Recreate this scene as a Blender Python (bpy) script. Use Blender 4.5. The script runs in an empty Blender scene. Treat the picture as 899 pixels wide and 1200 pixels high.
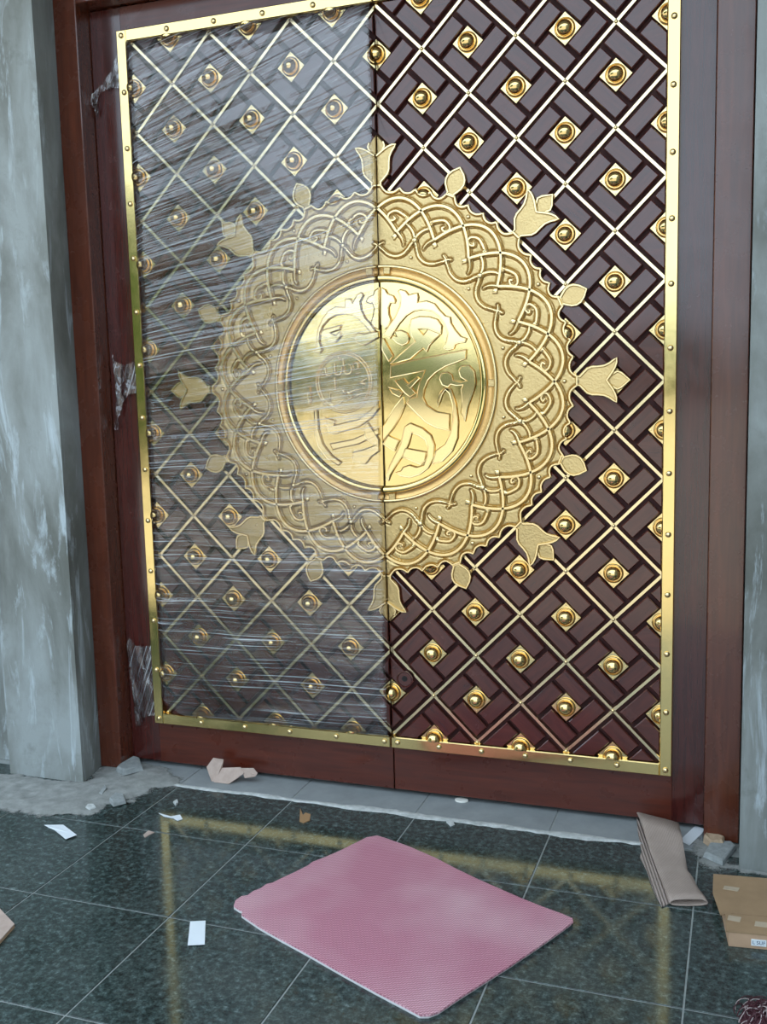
import bpy, bmesh, math, random
from mathutils import Matrix, Vector, noise

random.seed(7)
SC = bpy.context.scene
COL = SC.collection

# ------------------------------------------------------------------ camera
CAM_F = 1182.2923                       # focal length in pixels of the 899 x 1200 frame
CAM_P = Vector((1.25714, -3.54034, 1.60451))
CAM_R = ((0.9416769795, 0.3355943494, -0.0249178443),
         (0.0202701250, -0.1304776858, -0.9912440141),
         (-0.3359071126, 0.9329265813, -0.1296703725))   # rows: right, down, forward
cam = bpy.data.cameras.new('camera')
cam.sensor_fit = 'VERTICAL'
cam.sensor_height = 24.0
cam.lens = CAM_F / 1200.0 * 24.0
cam.clip_end = 500
co = bpy.data.objects.new('camera', cam)
COL.objects.link(co)
X, Yd, Zf = [Vector(r) for r in CAM_R]
m = Matrix((X, -Yd, -Zf)).transposed().to_4x4()
m.translation = CAM_P
co.matrix_world = m
SC.camera = co

# ------------------------------------------------------------------ sky, exposure
SKY_STRENGTH = 2.45
w = bpy.data.worlds.new('sky')
SC.world = w
w.use_nodes = True
wn = w.node_tree.nodes
wl = w.node_tree.links
bg = wn['Background']
bg.inputs[0].default_value = (0.69, 0.85, 1.0, 1)      # evenly overcast bright sky
bg.inputs[1].default_value = SKY_STRENGTH
sun = bpy.data.lights.new('sun', 'SUN')          # hazy sun behind the building: the facade is in shade, the yard is lit
sun.energy = 3.4
sun.angle = math.radians(3)
sun.color = (1.0, 0.90, 0.76)
so = bpy.data.objects.new('sun', sun)
COL.objects.link(so)
so.rotation_euler = (math.radians(-31), 0, math.radians(8))
SC.view_settings.view_transform = 'Standard'
SC.view_settings.look = 'None'
SC.view_settings.gamma = 1.0
SC.view_settings.use_curve_mapping = False
SC.view_settings.exposure = 0.15


# ------------------------------------------------------------------ measuring from the photograph
def ray(px, py):
    u, v = (px - 449.5) / CAM_F, (py - 600.0) / CAM_F
    return X * u + Yd * v + Zf


def on_door(px, py, y=0.0):
    d = ray(px, py)
    p = CAM_P + d * ((y - CAM_P.y) / d.y)
    return p.x, p.z


def on_floor(px, py, z=0.0):
    d = ray(px, py)
    p = CAM_P + d * ((z - CAM_P.z) / d.z)
    return p.x, p.y


# ------------------------------------------------------------------ mesh helpers
class MB:
    def __init__(self):
        self.v, self.f = [], []

    def box(self, x0, x1, y0, y1, z0, z1):
        b = len(self.v)
        self.v += [(x, y, z) for z in (z0, z1) for y in (y0, y1) for x in (x0, x1)]
        for q in ((0, 2, 3, 1), (4, 5, 7, 6), (0, 1, 5, 4), (2, 6, 7, 3), (0, 4, 6, 2), (1, 3, 7, 5)):
            self.f.append([b + i for i in q])
        return self

    def cbox(self, x0, x1, y0, y1, z0, z1, c):
        """box whose -y face is chamfered by c"""
        return self.prism([(x0, z0), (x1, z0), (x1, z1), (x0, z1)], y0, y1, c)

    def prism(self, poly, yf, yb, c=0.0, cd=None):
        """extrude a polygon in x-z from yf (towards the viewer) to yb, front edge chamfered by c"""
        n = len(poly)
        b = len(self.v)
        A = sum(poly[i][0] * poly[(i + 1) % n][1] - poly[(i + 1) % n][0] * poly[i][1] for i in range(n))
        sg = 1 if A > 0 else -1
        rings = [(poly, yb)]
        if c > 0:
            rings.append((poly, yf + (cd if cd else c)))
            ins = []
            for i in range(n):
                p0, p1, p2 = poly[i - 1], poly[i], poly[(i + 1) % n]
                d1 = Vector((p1[0] - p0[0], p1[1] - p0[1]))
                d2 = Vector((p2[0] - p1[0], p2[1] - p1[1]))
                d1 = d1.normalized() if d1.length > 1e-9 else d2.normalized()
                d2 = d2.normalized() if d2.length > 1e-9 else d1
                n1 = Vector((-d1.y, d1.x)) * sg
                n2 = Vector((-d2.y, d2.x)) * sg
                nn = n1 + n2
                nn = n1 if nn.length < 0.3 else nn.normalized()
                k = min(c / max(nn.dot(n1), 0.4), 2.2 * c)
                ins.append((p1[0] + nn.x * k, p1[1] + nn.y * k))
            rings.append((ins, yf))
        else:
            rings.append((poly, yf))
        for pl, y in rings:
            self.v += [(p[0], y, p[1]) for p in pl]
        for r in range(len(rings) - 1):
            for i in range(n):
                j = (i + 1) % n
                self.f.append([b + r * n + i, b + r * n + j, b + (r + 1) * n + j, b + (r + 1) * n + i])
        self.f.append([b + i for i in range(n)][::-1])
        self.f.append([b + (len(rings) - 1) * n + i for i in range(n)])
        return self

    def zprism(self, poly, z0, z1):
        n = len(poly)
        b = len(self.v)
        for z in (z0, z1):
            self.v += [(p[0], p[1], z) for p in poly]
        for i in range(n):
            j = (i + 1) % n
            self.f.append([b + i, b + j, b + n + j, b + n + i])
        self.f.append([b + i for i in range(n)][::-1])
        self.f.append([b + n + i for i in range(n)])
        return self

    def tube(self, pts, r, n=6, closed=False):
        pts = [Vector(p) for p in pts]
        N = len(pts)
        rr = r if isinstance(r, (list, tuple)) else [r] * N
        b = len(self.v)
        up = None
        for i, p in enumerate(pts):
            if closed:
                t = pts[(i + 1) % N] - pts[i - 1]
            else:
                t = pts[min(i + 1, N - 1)] - pts[max(i - 1, 0)]
            t = t.normalized() if t.length > 1e-9 else Vector((1, 0, 0))
            if up is None:
                up = Vector((0, 1, 0)) if abs(t.y) < 0.9 else Vector((1, 0, 0))
            s = t.cross(up)
            s = s.normalized() if s.length > 1e-6 else Vector((1, 0, 0))
            u = s.cross(t).normalized()
            up = u
            for k in range(n):
                a = 2 * math.pi * k / n
                q = p + (s * math.cos(a) + u * math.sin(a)) * rr[i]
                self.v.append(tuple(q))
        for i in range(N if closed else N - 1):
            i2 = (i + 1) % N
            for k in range(n):
                k2 = (k + 1) % n
                self.f.append([b + i * n + k, b + i * n + k2, b + i2 * n + k2, b + i2 * n + k])
        if not closed:
            self.f.append([b + k for k in range(n)][::-1])
            self.f.append([b + (N - 1) * n + k for k in range(n)])
        return self

    def lathe(self, prof, n=24, cx=0, cz=0, y0=0, a0=0.0, a1=360.0, sx=1.0, cap=False):
        """profile of (radius, height towards the viewer) turned about the y axis"""
        full = abs(a1 - a0) >= 359.9
        m_ = n if full else n + 1
        b = len(self.v)
        for r, h in prof:
            for k in range(m_):
                a = math.radians(a0 + (a1 - a0) * k / n)
                self.v.append((cx + sx * r * math.sin(a), y0 - h, cz + r * math.cos(a)))
        for i in range(len(prof) - 1):
            for k in range(n):
                k2 = (k + 1) % m_
                self.f.append([b + i * m_ + k, b + i * m_ + k2, b + (i + 1) * m_ + k2, b + (i + 1) * m_ + k])
        if cap and full and prof[-1][0] > 1e-6:
            self.f.append([b + (len(prof) - 1) * m_ + k for k in range(m_)])
        return self

    def mesh(self, name, smooth=None, clip=()):
        me = bpy.data.meshes.new(name)
        me.from_pydata(self.v, [], self.f)
        bm = bmesh.new()
        bm.from_mesh(me)
        bmesh.ops.remove_doubles(bm, verts=bm.verts, dist=1e-6)
        for pco, pno in clip:
            bmesh.ops.bisect_plane(bm, geom=bm.verts[:] + bm.edges[:] + bm.faces[:], dist=1e-6,
                                   plane_co=pco, plane_no=pno, clear_outer=True)
        bmesh.ops.recalc_face_normals(bm, faces=bm.faces)
        bm.to_mesh(me)
        bm.free()
        if smooth is not None:
            me.polygons.foreach_set('use_smooth', [True] * len(me.polygons))
            if smooth < 180:
                me.set_sharp_from_angle(angle=math.radians(smooth))
        return me

    def build(self, name, mat, parent=None, loc=(0, 0, 0), smooth=None, clip=()):
        return link(name, self.mesh(name, smooth, clip), mat, parent, loc)


def link(name, me, mat=None, parent=None, loc=(0, 0, 0), roty=0.0):
    o = bpy.data.objects.new(name, me)
    COL.objects.link(o)
    if mat is not None and len(me.materials) == 0:
        me.materials.append(mat)
    o.parent = parent
    o.location = loc
    o.rotation_euler = (0, roty, 0)
    return o


def tag(o, label=None, cat=None, group=None, kind=None):
    if label: o['label'] = label
    if cat: o['category'] = cat
    if group: o['group'] = group
    if kind: o['kind'] = kind
    return o


def empty(name, loc=(0, 0, 0)):
    o = bpy.data.objects.new(name, None)
    COL.objects.link(o)
    o.location = loc
    o.empty_display_size = 0.1
    return o


def clip_poly(poly, x0, x1, z0, z1):
    for ax, lim, sg in ((0, x0, 1), (0, x1, -1), (1, z0, 1), (1, z1, -1)):
        out = []
        for i in range(len(poly)):
            p, q = poly[i - 1], poly[i]
            dp, dq = (p[ax] - lim) * sg, (q[ax] - lim) * sg
            if (dp >= 0) != (dq >= 0):
                t = dp / (dp - dq)
                out.append((p[0] + (q[0] - p[0]) * t, p[1] + (q[1] - p[1]) * t))
            if dq >= 0:
                out.append(q)
        poly = out
        if len(poly) < 3:
            return []
    return poly


def area(poly):
    return abs(sum(poly[i - 1][0] * poly[i][1] - poly[i][0] * poly[i - 1][1] for i in range(len(poly)))) / 2


def catmull(pts, k=5, closed=False):
    out = []
    n = len(pts)
    P = [Vector(p) for p in pts]
    rng = range(n if closed else n - 1)
    for i in rng:
        p0 = P[(i - 1) % n] if closed or i > 0 else P[0]
        p1, p2 = P[i], P[(i + 1) % n]
        p3 = P[(i + 2) % n] if closed or i + 2 < n else P[-1]
        for j in range(k):
            t = j / k
            out.append(0.5 * ((2 * p1) + (p2 - p0) * t + (2 * p0 - 5 * p1 + 4 * p2 - p3) * t * t
                              + (3 * p1 - p0 - 3 * p2 + p3) * t ** 3))
    if not closed:
        out.append(P[-1])
    return out


# ------------------------------------------------------------------ materials
def new_mat(name):
    mt = bpy.data.materials.new(name)
    mt.use_nodes = True
    nt = mt.node_tree
    return mt, nt.nodes, nt.links, nt.nodes['Principled BSDF']


def N(nodes, t, **kw):
    n = nodes.new(t)
    for k, v in kw.items():
        setattr(n, k, v)
    return n


def noise_tex(nodes, links, vec, scale, detail=4, rough=0.55, dist=0.0):
    n = nodes.new('ShaderNodeTexNoise')
    n.inputs['Scale'].default_value = scale
    n.inputs['Detail'].default_value = detail
    n.inputs['Roughness'].default_value = rough
    n.inputs['Distortion'].default_value = dist
    if vec is not None:
        links.new(vec, n.inputs['Vector'])
    return n.outputs['Fac']


def ramp(nodes, links, fac, stops):
    r = nodes.new('ShaderNodeValToRGB')
    els = r.color_ramp.elements
    while len(els) < len(stops):
        els.new(0.5)
    for e, (p, c) in zip(els, stops):
        e.position = p
        e.color = (*c, 1) if len(c) == 3 else c
    links.new(fac, r.inputs[0])
    return r.outputs[0]


def grey(v):
    return (v, v, v)


def bump(nodes, links, h, strength, dist, bsdf=None):
    b = nodes.new('ShaderNodeBump')
    b.inputs['Strength'].default_value = strength
    b.inputs['Distance'].default_value = dist
    links.new(h, b.inputs['Height'])
    if bsdf is not None:
        links.new(b.outputs[0], bsdf.inputs['Normal'])
    return b.outputs[0]


def coords(nodes, links, scale=(1, 1, 1), rot=(0, 0, 0), world=False, rnd=False):
    if world:
        src = nodes.new('ShaderNodeNewGeometry').outputs['Position']
    else:
        src = nodes.new('ShaderNodeTexCoord').outputs['Object']
    if rnd:
        oi = nodes.new('ShaderNodeObjectInfo').outputs['Random']
        ml = N(nodes, 'ShaderNodeMath', operation='MULTIPLY')
        links.new(oi, ml.inputs[0])
        ml.inputs[1].default_value = 37.0
        ad = N(nodes, 'ShaderNodeVectorMath', operation='ADD')
        links.new(src, ad.inputs[0])
        links.new(ml.outputs[0], ad.inputs[1])
        src = ad.outputs[0]
    mp = nodes.new('ShaderNodeMapping')
    mp.inputs['Scale'].default_value = scale
    mp.inputs['Rotation'].default_value = rot
    links.new(src, mp.inputs['Vector'])
    return mp.outputs[0]


def mix_rgb(nodes, links, fac, a, b, mode='MIX'):
    mx = nodes.new('ShaderNodeMix')
    mx.data_type = 'RGBA'
    mx.blend_type = mode
    for sock, v in ((mx.inputs['Factor'], fac), (mx.inputs[6], a), (mx.inputs[7], b)):
        if hasattr(v, 'links') or hasattr(v, 'is_linked'):
            links.new(v, sock)
        elif isinstance(v, (int, float)):
            sock.default_value = v
        else:
            sock.default_value = (*v, 1)
    return mx.outputs[2]


def wood_mat(name, c0, c1, scale, rough=0.3, coat=0.35):
    mt, nd, ln, b = new_mat(name)
    v = coords(nd, ln, scale, rnd=True)
    f = noise_tex(nd, ln, v, 6.0, 6, 0.6, 0.6)
    c = ramp(nd, ln, f, [(0.3, c0), (0.72, c1)])
    ln.new(c, b.inputs['Base Color'])
    v2 = coords(nd, ln, (1, 1, 1), rnd=True)
    f2 = noise_tex(nd, ln, v2, 9.0, 4, 0.6)
    r = ramp(nd, ln, f2, [(0.3, grey(rough - 0.07)), (0.75, grey(rough + 0.1))])
    ln.new(r, b.inputs['Roughness'])
    b.inputs['Coat Weight'].default_value = coat
    b.inputs['Coat Roughness'].default_value = 0.09
    bump(nd, ln, f, 0.12, 0.002, b)
    return mt


def brass_mat(name, col, rough, nscale=0.0, nstrength=0.0, ndist=0.001, rvar=0.0, detail=3, tarnish=None):
    mt, nd, ln, b = new_mat(name)
    b.inputs['Metallic'].default_value = 1.0
    b.inputs['Base Color'].default_value = (*col, 1)
    b.inputs['Roughness'].default_value = rough
    v = coords(nd, ln, world=True)
    if nscale:
        f = noise_tex(nd, ln, v, nscale, detail, 0.6)
        bump(nd, ln, f, nstrength, ndist, b)
    if rvar:
        f2 = noise_tex(nd, ln, v, 14, 4, 0.6)
        r = ramp(nd, ln, f2, [(0.3, grey(max(rough - rvar, 0.02))), (0.75, grey(rough + rvar))])
        ln.new(r, b.inputs['Roughness'])
    if tarnish:
        f3 = noise_tex(nd, ln, v, 22, 5, 0.65)
        c = ramp(nd, ln, f3, [(0.35, tarnish), (0.62, col)])
        ln.new(c, b.inputs['Base Color'])
    return mt


M = {}
M['block'] = wood_mat('block_wood', (0.054, 0.0092, 0.0058), (0.098, 0.0182, 0.0102), (1.2, 8, 9), 0.21, 0.7)
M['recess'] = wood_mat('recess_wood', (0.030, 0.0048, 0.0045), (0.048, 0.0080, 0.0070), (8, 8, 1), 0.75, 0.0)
M['stile'] = wood_mat('stile_wood', (0.040, 0.0072, 0.0060), (0.078, 0.0145, 0.0105), (9, 9, 0.7), 0.21, 0.7)
M['rail'] = wood_mat('rail_wood', (0.058, 0.0103, 0.0050), (0.112, 0.0210, 0.0095), (0.7, 9, 9), 0.30)
M['jamb'] = wood_mat('jamb_wood', (0.064, 0.0150, 0.0072), (0.130, 0.0330, 0.0155), (9, 9, 0.6), 0.26, 0.7)
GOLD = (0.86, 0.61, 0.23)
M['strip'] = brass_mat('strip_brass', (0.88, 0.71, 0.43), 0.20, 60, 0.10, 0.0006, 0.06)
M['frame'] = brass_mat('frame_brass', (0.86, 0.65, 0.28), 0.15, 7, 0.10, 0.003, 0.05)
M['boss'] = brass_mat('boss_brass', (0.86, 0.62, 0.27), 0.12)
M['plate'] = brass_mat('boss_plate_brass', (0.86, 0.66, 0.33), 0.17, 40, 0.1, 0.0006)
M['medal'] = brass_mat('hammered_brass', (0.62, 0.45, 0.21), 0.34, 130, 0.8, 0.0022, 0.08, 4)
M['vine'] = brass_mat('relief_brass', (0.88, 0.68, 0.36), 0.24)
M['dish'] = brass_mat('polished_brass', (0.88, 0.66, 0.28), 0.10, 24, 0.06, 0.001, 0.05)
M['letter'] = brass_mat('letter_brass', (0.92, 0.72, 0.36), 0.09)
M['channel'] = brass_mat('channel_brass', (0.74, 0.46, 0.18), 0.30, 170, 0.8, 0.002)


def simple(name, col, rough=0.6, spec=0.5, n=0, ns=0.3, nd_=0.002, var=None):
    mt, nd, ln, b = new_mat(name)
    b.inputs['Base Color'].default_value = (*col, 1)
    b.inputs['Roughness'].default_value = rough
    b.inputs['Specular IOR Level'].default_value = spec
    if n:
        v = coords(nd, ln, world=True)
        f = noise_tex(nd, ln, v, n, 5, 0.65)
        bump(nd, ln, f, ns, nd_, b)
        if var:
            c = ramp(nd, ln, f, [(0.3, var), (0.7, col)])
            ln.new(c, b.inputs['Base Color'])
    return mt


M['hole'] = simple('dark_hole', (0.006, 0.003, 0.003), 0.6)
M['grout'] = simple('grout', (0.33, 0.35, 0.34), 0.8, 0.3, 60, 0.3, 0.001, (0.24, 0.26, 0.25))
M['threshold'] = simple('threshold_tile', (0.30, 0.32, 0.325), 0.55, 0.4, 8, 0.1, 0.001, (0.22, 0.24, 0.245))
M['mortar'] = simple('white_mortar', (0.62, 0.63, 0.62), 0.9, 0.2, 40, 0.8, 0.006, (0.36, 0.38, 0.37))
M['dust'] = simple('cement_dust', (0.33, 0.335, 0.32), 0.95, 0.1, 26, 0.6, 0.006, (0.21, 0.215, 0.205))
def dust_mat():
    mt = simple('cement_dust', (0.33, 0.335, 0.32), 0.95, 0.1, 26, 0.6, 0.006, (0.21, 0.215, 0.205))
    nd, ln = mt.node_tree.nodes, mt.node_tree.links
    b = nd['Principled BSDF']
    at = N(nd, 'ShaderNodeAttribute', attribute_name='cover')
    v = coords(nd, ln, world=True)
    g = noise_tex(nd, ln, v, 55, 6, 0.75)
    g2 = noise_tex(nd, ln, v, 9, 4, 0.6)
    av = N(nd, 'ShaderNodeMath', operation='MULTIPLY_ADD')
    ln.new(g2, av.inputs[0])
    av.inputs[1].default_value = 0.8
    ln.new(g, av.inputs[2])
    sb = N(nd, 'ShaderNodeMath', operation='MULTIPLY_ADD')      # grains thin out towards the rim of the spill
    ln.new(at.outputs['Fac'], sb.inputs[0])
    sb.inputs[1].default_value = 1.5
    ng = N(nd, 'ShaderNodeMath', operation='MULTIPLY')
    ln.new(av.outputs[0], ng.inputs[0])
    ng.inputs[1].default_value = -1.0
    ln.new(ng.outputs[0], sb.inputs[2])
    al = ramp(nd, ln, sb.outputs[0], [(0.0, grey(0)), (0.35, grey(1))])
    ln.new(al, b.inputs['Alpha'])
    return mt


M['dust'] = dust_mat()
M['rock'] = simple('broken_concrete', (0.34, 0.36, 0.355), 0.9, 0.2, 50, 0.7, 0.004, (0.22, 0.235, 0.235))
M['paper'] = simple('white_paper', (0.72, 0.76, 0.80), 0.7, 0.3, 20, 0.2, 0.001)
M['tape'] = simple('pale_carton', (0.50, 0.385, 0.33), 0.75, 0.2, 30, 0.4, 0.002, (0.40, 0.30, 0.25))
M['leaf'] = simple('dry_leaf', (0.34, 0.20, 0.10), 0.8, 0.2, 40, 0.3, 0.002)
M['splinter'] = simple('split_wood', (0.52, 0.38, 0.26), 0.85, 0.2, 60, 0.9, 0.005, (0.36, 0.26, 0.17))
M['white'] = simple('white_spot', (0.85, 0.83, 0.76), 0.4)  # plain white of the disc laid in for a bright spot
M['thread'] = simple('maroon_thread', (0.055, 0.012, 0.018), 0.6, 0.4)
M['thread2'] = simple('pale_thread', (0.42, 0.34, 0.33), 0.6, 0.4)
M['print'] = simple('blue_print', (0.03, 0.06, 0.14), 0.6)
M['label'] = simple('white_label', (0.75, 0.80, 0.84), 0.5)
M['ground'] = simple('yard_ground', (0.52, 0.48, 0.41), 0.9, 0.2, 1.5, 0.2, 0.01, (0.42, 0.39, 0.34))
M['foliage'] = simple('foliage', (0.05, 0.09, 0.025), 0.7, 0.3, 6, 0.6, 0.05, (0.02, 0.045, 0.012))
M['ceiling'] = simple('ceiling_paint', (0.42, 0.42, 0.40), 0.9, 0.2)


def plaster_mat():
    mt, nd, ln, b = new_mat('bare_cement_plaster')
    v = coords(nd, ln, (1, 1, 0.42), world=True)
    big = noise_tex(nd, ln, v, 3.2, 6, 0.62, 0.5)
    base = ramp(nd, ln, big, [(0.34, (0.135, 0.140, 0.125)), (0.50, (0.225, 0.238, 0.225)), (0.64, (0.31, 0.335, 0.33))])
    v2 = coords(nd, ln, (4.5, 4.5, 0.9), world=True)
    st = noise_tex(nd, ln, v2, 2.3, 7, 0.68, 0.8)
    stf = ramp(nd, ln, st, [(0.54, grey(0)), (0.66, grey(0.85))])
    c1 = mix_rgb(nd, ln, stf, base, (0.47, 0.535, 0.57))
    v3 = coords(nd, ln, (1, 1, 1), world=True)
    dk = noise_tex(nd, ln, v3, 9, 6, 0.7)
    dkf = ramp(nd, ln, dk, [(0.58, grey(0)), (0.78, grey(0.55))])
    c2 = mix_rgb(nd, ln, dkf, c1, (0.13, 0.14, 0.12))
    ln.new(c2, b.inputs['Base Color'])
    b.inputs['Roughness'].default_value = 0.75
    b.inputs['Specular IOR Level'].default_value = 0.3
    fine = noise_tex(nd, ln, v3, 38, 6, 0.7)
    bump(nd, ln, fine, 0.25, 0.004, b)
    return mt


M['plaster'] = plaster_mat()


def granite_mat():
    mt, nd, ln, b = new_mat('green_black_granite')
    v = coords(nd, ln, world=True)
    f1 = noise_tex(nd, ln, v, 46, 6, 0.78)
    c1 = ramp(nd, ln, f1, [(0.36, (0.004, 0.009, 0.008)), (0.50, (0.020, 0.034, 0.031)), (0.59, (0.058, 0.088, 0.084)), (0.68, (0.17, 0.22, 0.215))])
    vo = nd.new('ShaderNodeTexVoronoi')
    vo.inputs['Scale'].default_value = 150
    ln.new(v, vo.inputs['Vector'])
    sp = ramp(nd, ln, vo.outputs['Color'], [(0.72, grey(0)), (0.95, grey(0.55))])
    c2 = mix_rgb(nd, ln, sp, c1, (0.085, 0.11, 0.10))
    dst = noise_tex(nd, ln, v, 2.6, 6, 0.6)
    df = ramp(nd, ln, dst, [(0.42, grey(0.03)), (0.75, grey(0.20))])
    c3 = mix_rgb(nd, ln, df, c2, (0.17, 0.19, 0.18))
    ln.new(c3, b.inputs['Base Color'])
    r = ramp(nd, ln, dst, [(0.35, grey(0.07)), (0.8, grey(0.17))])
    ln.new(r, b.inputs['Roughness'])
    fb = noise_tex(nd, ln, v, 5, 2, 0.5)
    bump(nd, ln, fb, 0.03, 0.004, b)
    return mt


M['granite'] = granite_mat()


def mat_pink():
    mt, nd, ln, b = new_mat('pink_woven_foam')
    v = coords(nd, ln, rot=(0, 0, math.radians(-26)), world=True)
    wv = nd.new('ShaderNodeTexWave')
    wv.wave_type = 'BANDS'
    wv.bands_direction = 'Y'
    wv.inputs['Scale'].default_value = 34
    wv.inputs['Distortion'].default_value = 0.0
    # zigzag: shift the bands by a triangle wave along x
    sx = nd.new('ShaderNodeSeparateXYZ')
    ln.new(v, sx.inputs[0])
    pp = N(nd, 'ShaderNodeMath', operation='PINGPONG')
    ln.new(sx.outputs[0], pp.inputs[0])
    pp.inputs[1].default_value = 0.0045
    ad = N(nd, 'ShaderNodeMath', operation='ADD')
    ln.new(sx.outputs[1], ad.inputs[0])
    ln.new(pp.outputs[0], ad.inputs[1])
    cb = nd.new('ShaderNodeCombineXYZ')
    ln.new(ad.outputs[0], cb.inputs[1])
    ln.new(cb.outputs[0], wv.inputs['Vector'])
    big = noise_tex(nd, ln, v, 2.2, 3, 0.5)
    c0 = ramp(nd, ln, big, [(0.38, (0.50, 0.200, 0.260)), (0.66, (0.60, 0.330, 0.375))])
    hi = mix_rgb(nd, ln, 1.0, c0, (1.30, 1.5, 1.45), 'MULTIPLY')
    lo = mix_rgb(nd, ln, 1.0, c0, (0.74, 0.64, 0.66), 'MULTIPLY')
    c = mix_rgb(nd, ln, wv.outputs['Fac'], lo, hi)
    ln.new(c, b.inputs['Base Color'])
    b.inputs['Roughness'].default_value = 0.75
    b.inputs['Specular IOR Level'].default_value = 0.2
    bump(nd, ln, wv.outputs['Fac'], 0.6, 0.003, b)
    return mt


M['pink'] = mat_pink()
M['foam_white'] = simple('white_foam_backing', (0.62, 0.60, 0.60), 0.8)


def card_mat(name, col, ridge=None):
    mt, nd, ln, b = new_mat(name)
    v = coords(nd, ln)
    f = noise_tex(nd, ln, v, 14, 5, 0.6)
    lo = tuple(c * 0.8 for c in col)
    c = ramp(nd, ln, f, [(0.3, lo), (0.7, col)])
    ln.new(c, b.inputs['Base Color'])
    b.inputs['Roughness'].default_value = 0.8
    b.inputs['Specular IOR Level'].default_value = 0.2
    if ridge:
        uvn = nd.new('ShaderNodeTexCoord').outputs['UV']
        wv = nd.new('ShaderNodeTexWave')
        wv.bands_direction = 'X'
        wv.inputs['Scale'].default_value = ridge
        ln.new(uvn, wv.inputs['Vector'])
        bump(nd, ln, wv.outputs['Fac'], 0.35, 0.004, b)
    return mt


M['card'] = card_mat('grey_corrugated_card', (0.40, 0.315, 0.27), 9)
def ridged():
    mt, nd, ln, b = new_mat('bare_corrugation')
    v = coords(nd, ln, rot=(0, 0, math.radians(-14)))
    wv = nd.new('ShaderNodeTexWave')
    wv.bands_direction = 'X'
    wv.inputs['Scale'].default_value = 32
    ln.new(v, wv.inputs['Vector'])
    c = ramp(nd, ln, wv.outputs['Fac'], [(0.1, (0.28, 0.22, 0.19)), (0.9, (0.43, 0.34, 0.30))])
    ln.new(c, b.inputs['Base Color'])
    b.inputs['Roughness'].default_value = 0.85
    bump(nd, ln, wv.outputs['Fac'], 0.9, 0.004, b)
    return mt


M['card_ridged'] = ridged()
M['box'] = card_mat('brown_carton', (0.36, 0.235, 0.135))
M['box_front'] = card_mat('light_carton', (0.52, 0.34, 0.22))
M['box_worn'] = card_mat('worn_carton', (0.50, 0.40, 0.29))


def film_mat():
    mt, nd, ln, b = new_mat('clear_stretch_film')
    nd.remove(b)
    out = nd['Material Output']
    uv = nd.new('ShaderNodeTexCoord').outputs['UV']

    def mapped(sx, sy):
        mp = nd.new('ShaderNodeMapping')
        mp.inputs['Scale'].default_value = (sx, sy, 1)
        ln.new(uv, mp.inputs['Vector'])
        return mp.outputs[0]
    fine = noise_tex(nd, ln, mapped(1.1, 170), 1.0, 4, 0.62, 0.25)
    lines = ramp(nd, ln, fine, [(0.575, grey(0)), (0.65, grey(1))])
    patch = noise_tex(nd, ln, mapped(1.6, 4.2), 1.0, 4, 0.6)
    pf = ramp(nd, ln, patch, [(0.40, grey(0.22)), (0.66, grey(1))])
    mul = N(nd, 'ShaderNodeMath', operation='MULTIPLY')
    ln.new(lines, mul.inputs[0])
    ln.new(pf, mul.inputs[1])
    haze = N(nd, 'ShaderNodeMath', operation='MULTIPLY_ADD')
    ln.new(mul.outputs[0], haze.inputs[0])
    haze.inputs[1].default_value = 0.85
    pfm = N(nd, 'ShaderNodeMath', operation='MULTIPLY')
    ln.new(pf, pfm.inputs[0])
    pfm.inputs[1].default_value = 0.03
    ln.new(pfm.outputs[0], haze.inputs[2])
    wv = noise_tex(nd, ln, mapped(1.0, 42), 1.0, 3, 0.55, 0.2)
    wm = N(nd, 'ShaderNodeMath', operation='MULTIPLY')
    ln.new(wv, wm.inputs[0])
    ln.new(pf, wm.inputs[1])
    nrm = bump(nd, ln, wm.outputs[0], 0.6, 0.016)
    tr = nd.new('ShaderNodeBsdfTransparent')
    tr.inputs[0].default_value = (0.95, 0.955, 0.97, 1)
    gl = nd.new('ShaderNodeBsdfGlossy')
    gl.inputs['Roughness'].default_value = 0.13
    ln.new(nrm, gl.inputs['Normal'])
    fr = nd.new('ShaderNodeFresnel')
    fr.inputs[0].default_value = 1.5
    ln.new(nrm, fr.inputs['Normal'])
    fm = N(nd, 'ShaderNodeMath', operation='MULTIPLY')
    ln.new(fr.outputs[0], fm.inputs[0])
    fm.inputs[1].default_value = 2.9      # the film is wound on in several layers
    m1 = nd.new('ShaderNodeMixShader')
    ln.new(fm.outputs[0], m1.inputs[0])
    ln.new(tr.outputs[0], m1.inputs[1])
    ln.new(gl.outputs[0], m1.inputs[2])
    df = nd.new('ShaderNodeBsdfDiffuse')
    df.inputs[0].default_value = (0.80, 0.82, 0.86, 1)
    m2 = nd.new('ShaderNodeMixShader')
    ln.new(haze.outputs[0], m2.inputs[0])
    ln.new(m1.outputs[0], m2.inputs[1])
    ln.new(df.outputs[0], m2.inputs[2])
    ln.new(m2.outputs[0], out.inputs[0])
    return mt


M['film'] = film_mat()

# ------------------------------------------------------------------ the setting: walls, jambs, floor
SEAM = -0.005
A = 1 / 6.0                 # half the diagonal of one lattice diamond
Z0 = 0.24743                # lowest row of lattice crossings
CZ = Z0 + 8 * A             # centre of the medallion
HEAD = 3.06                 # top of the leaves
TOP = 3.75

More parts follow.
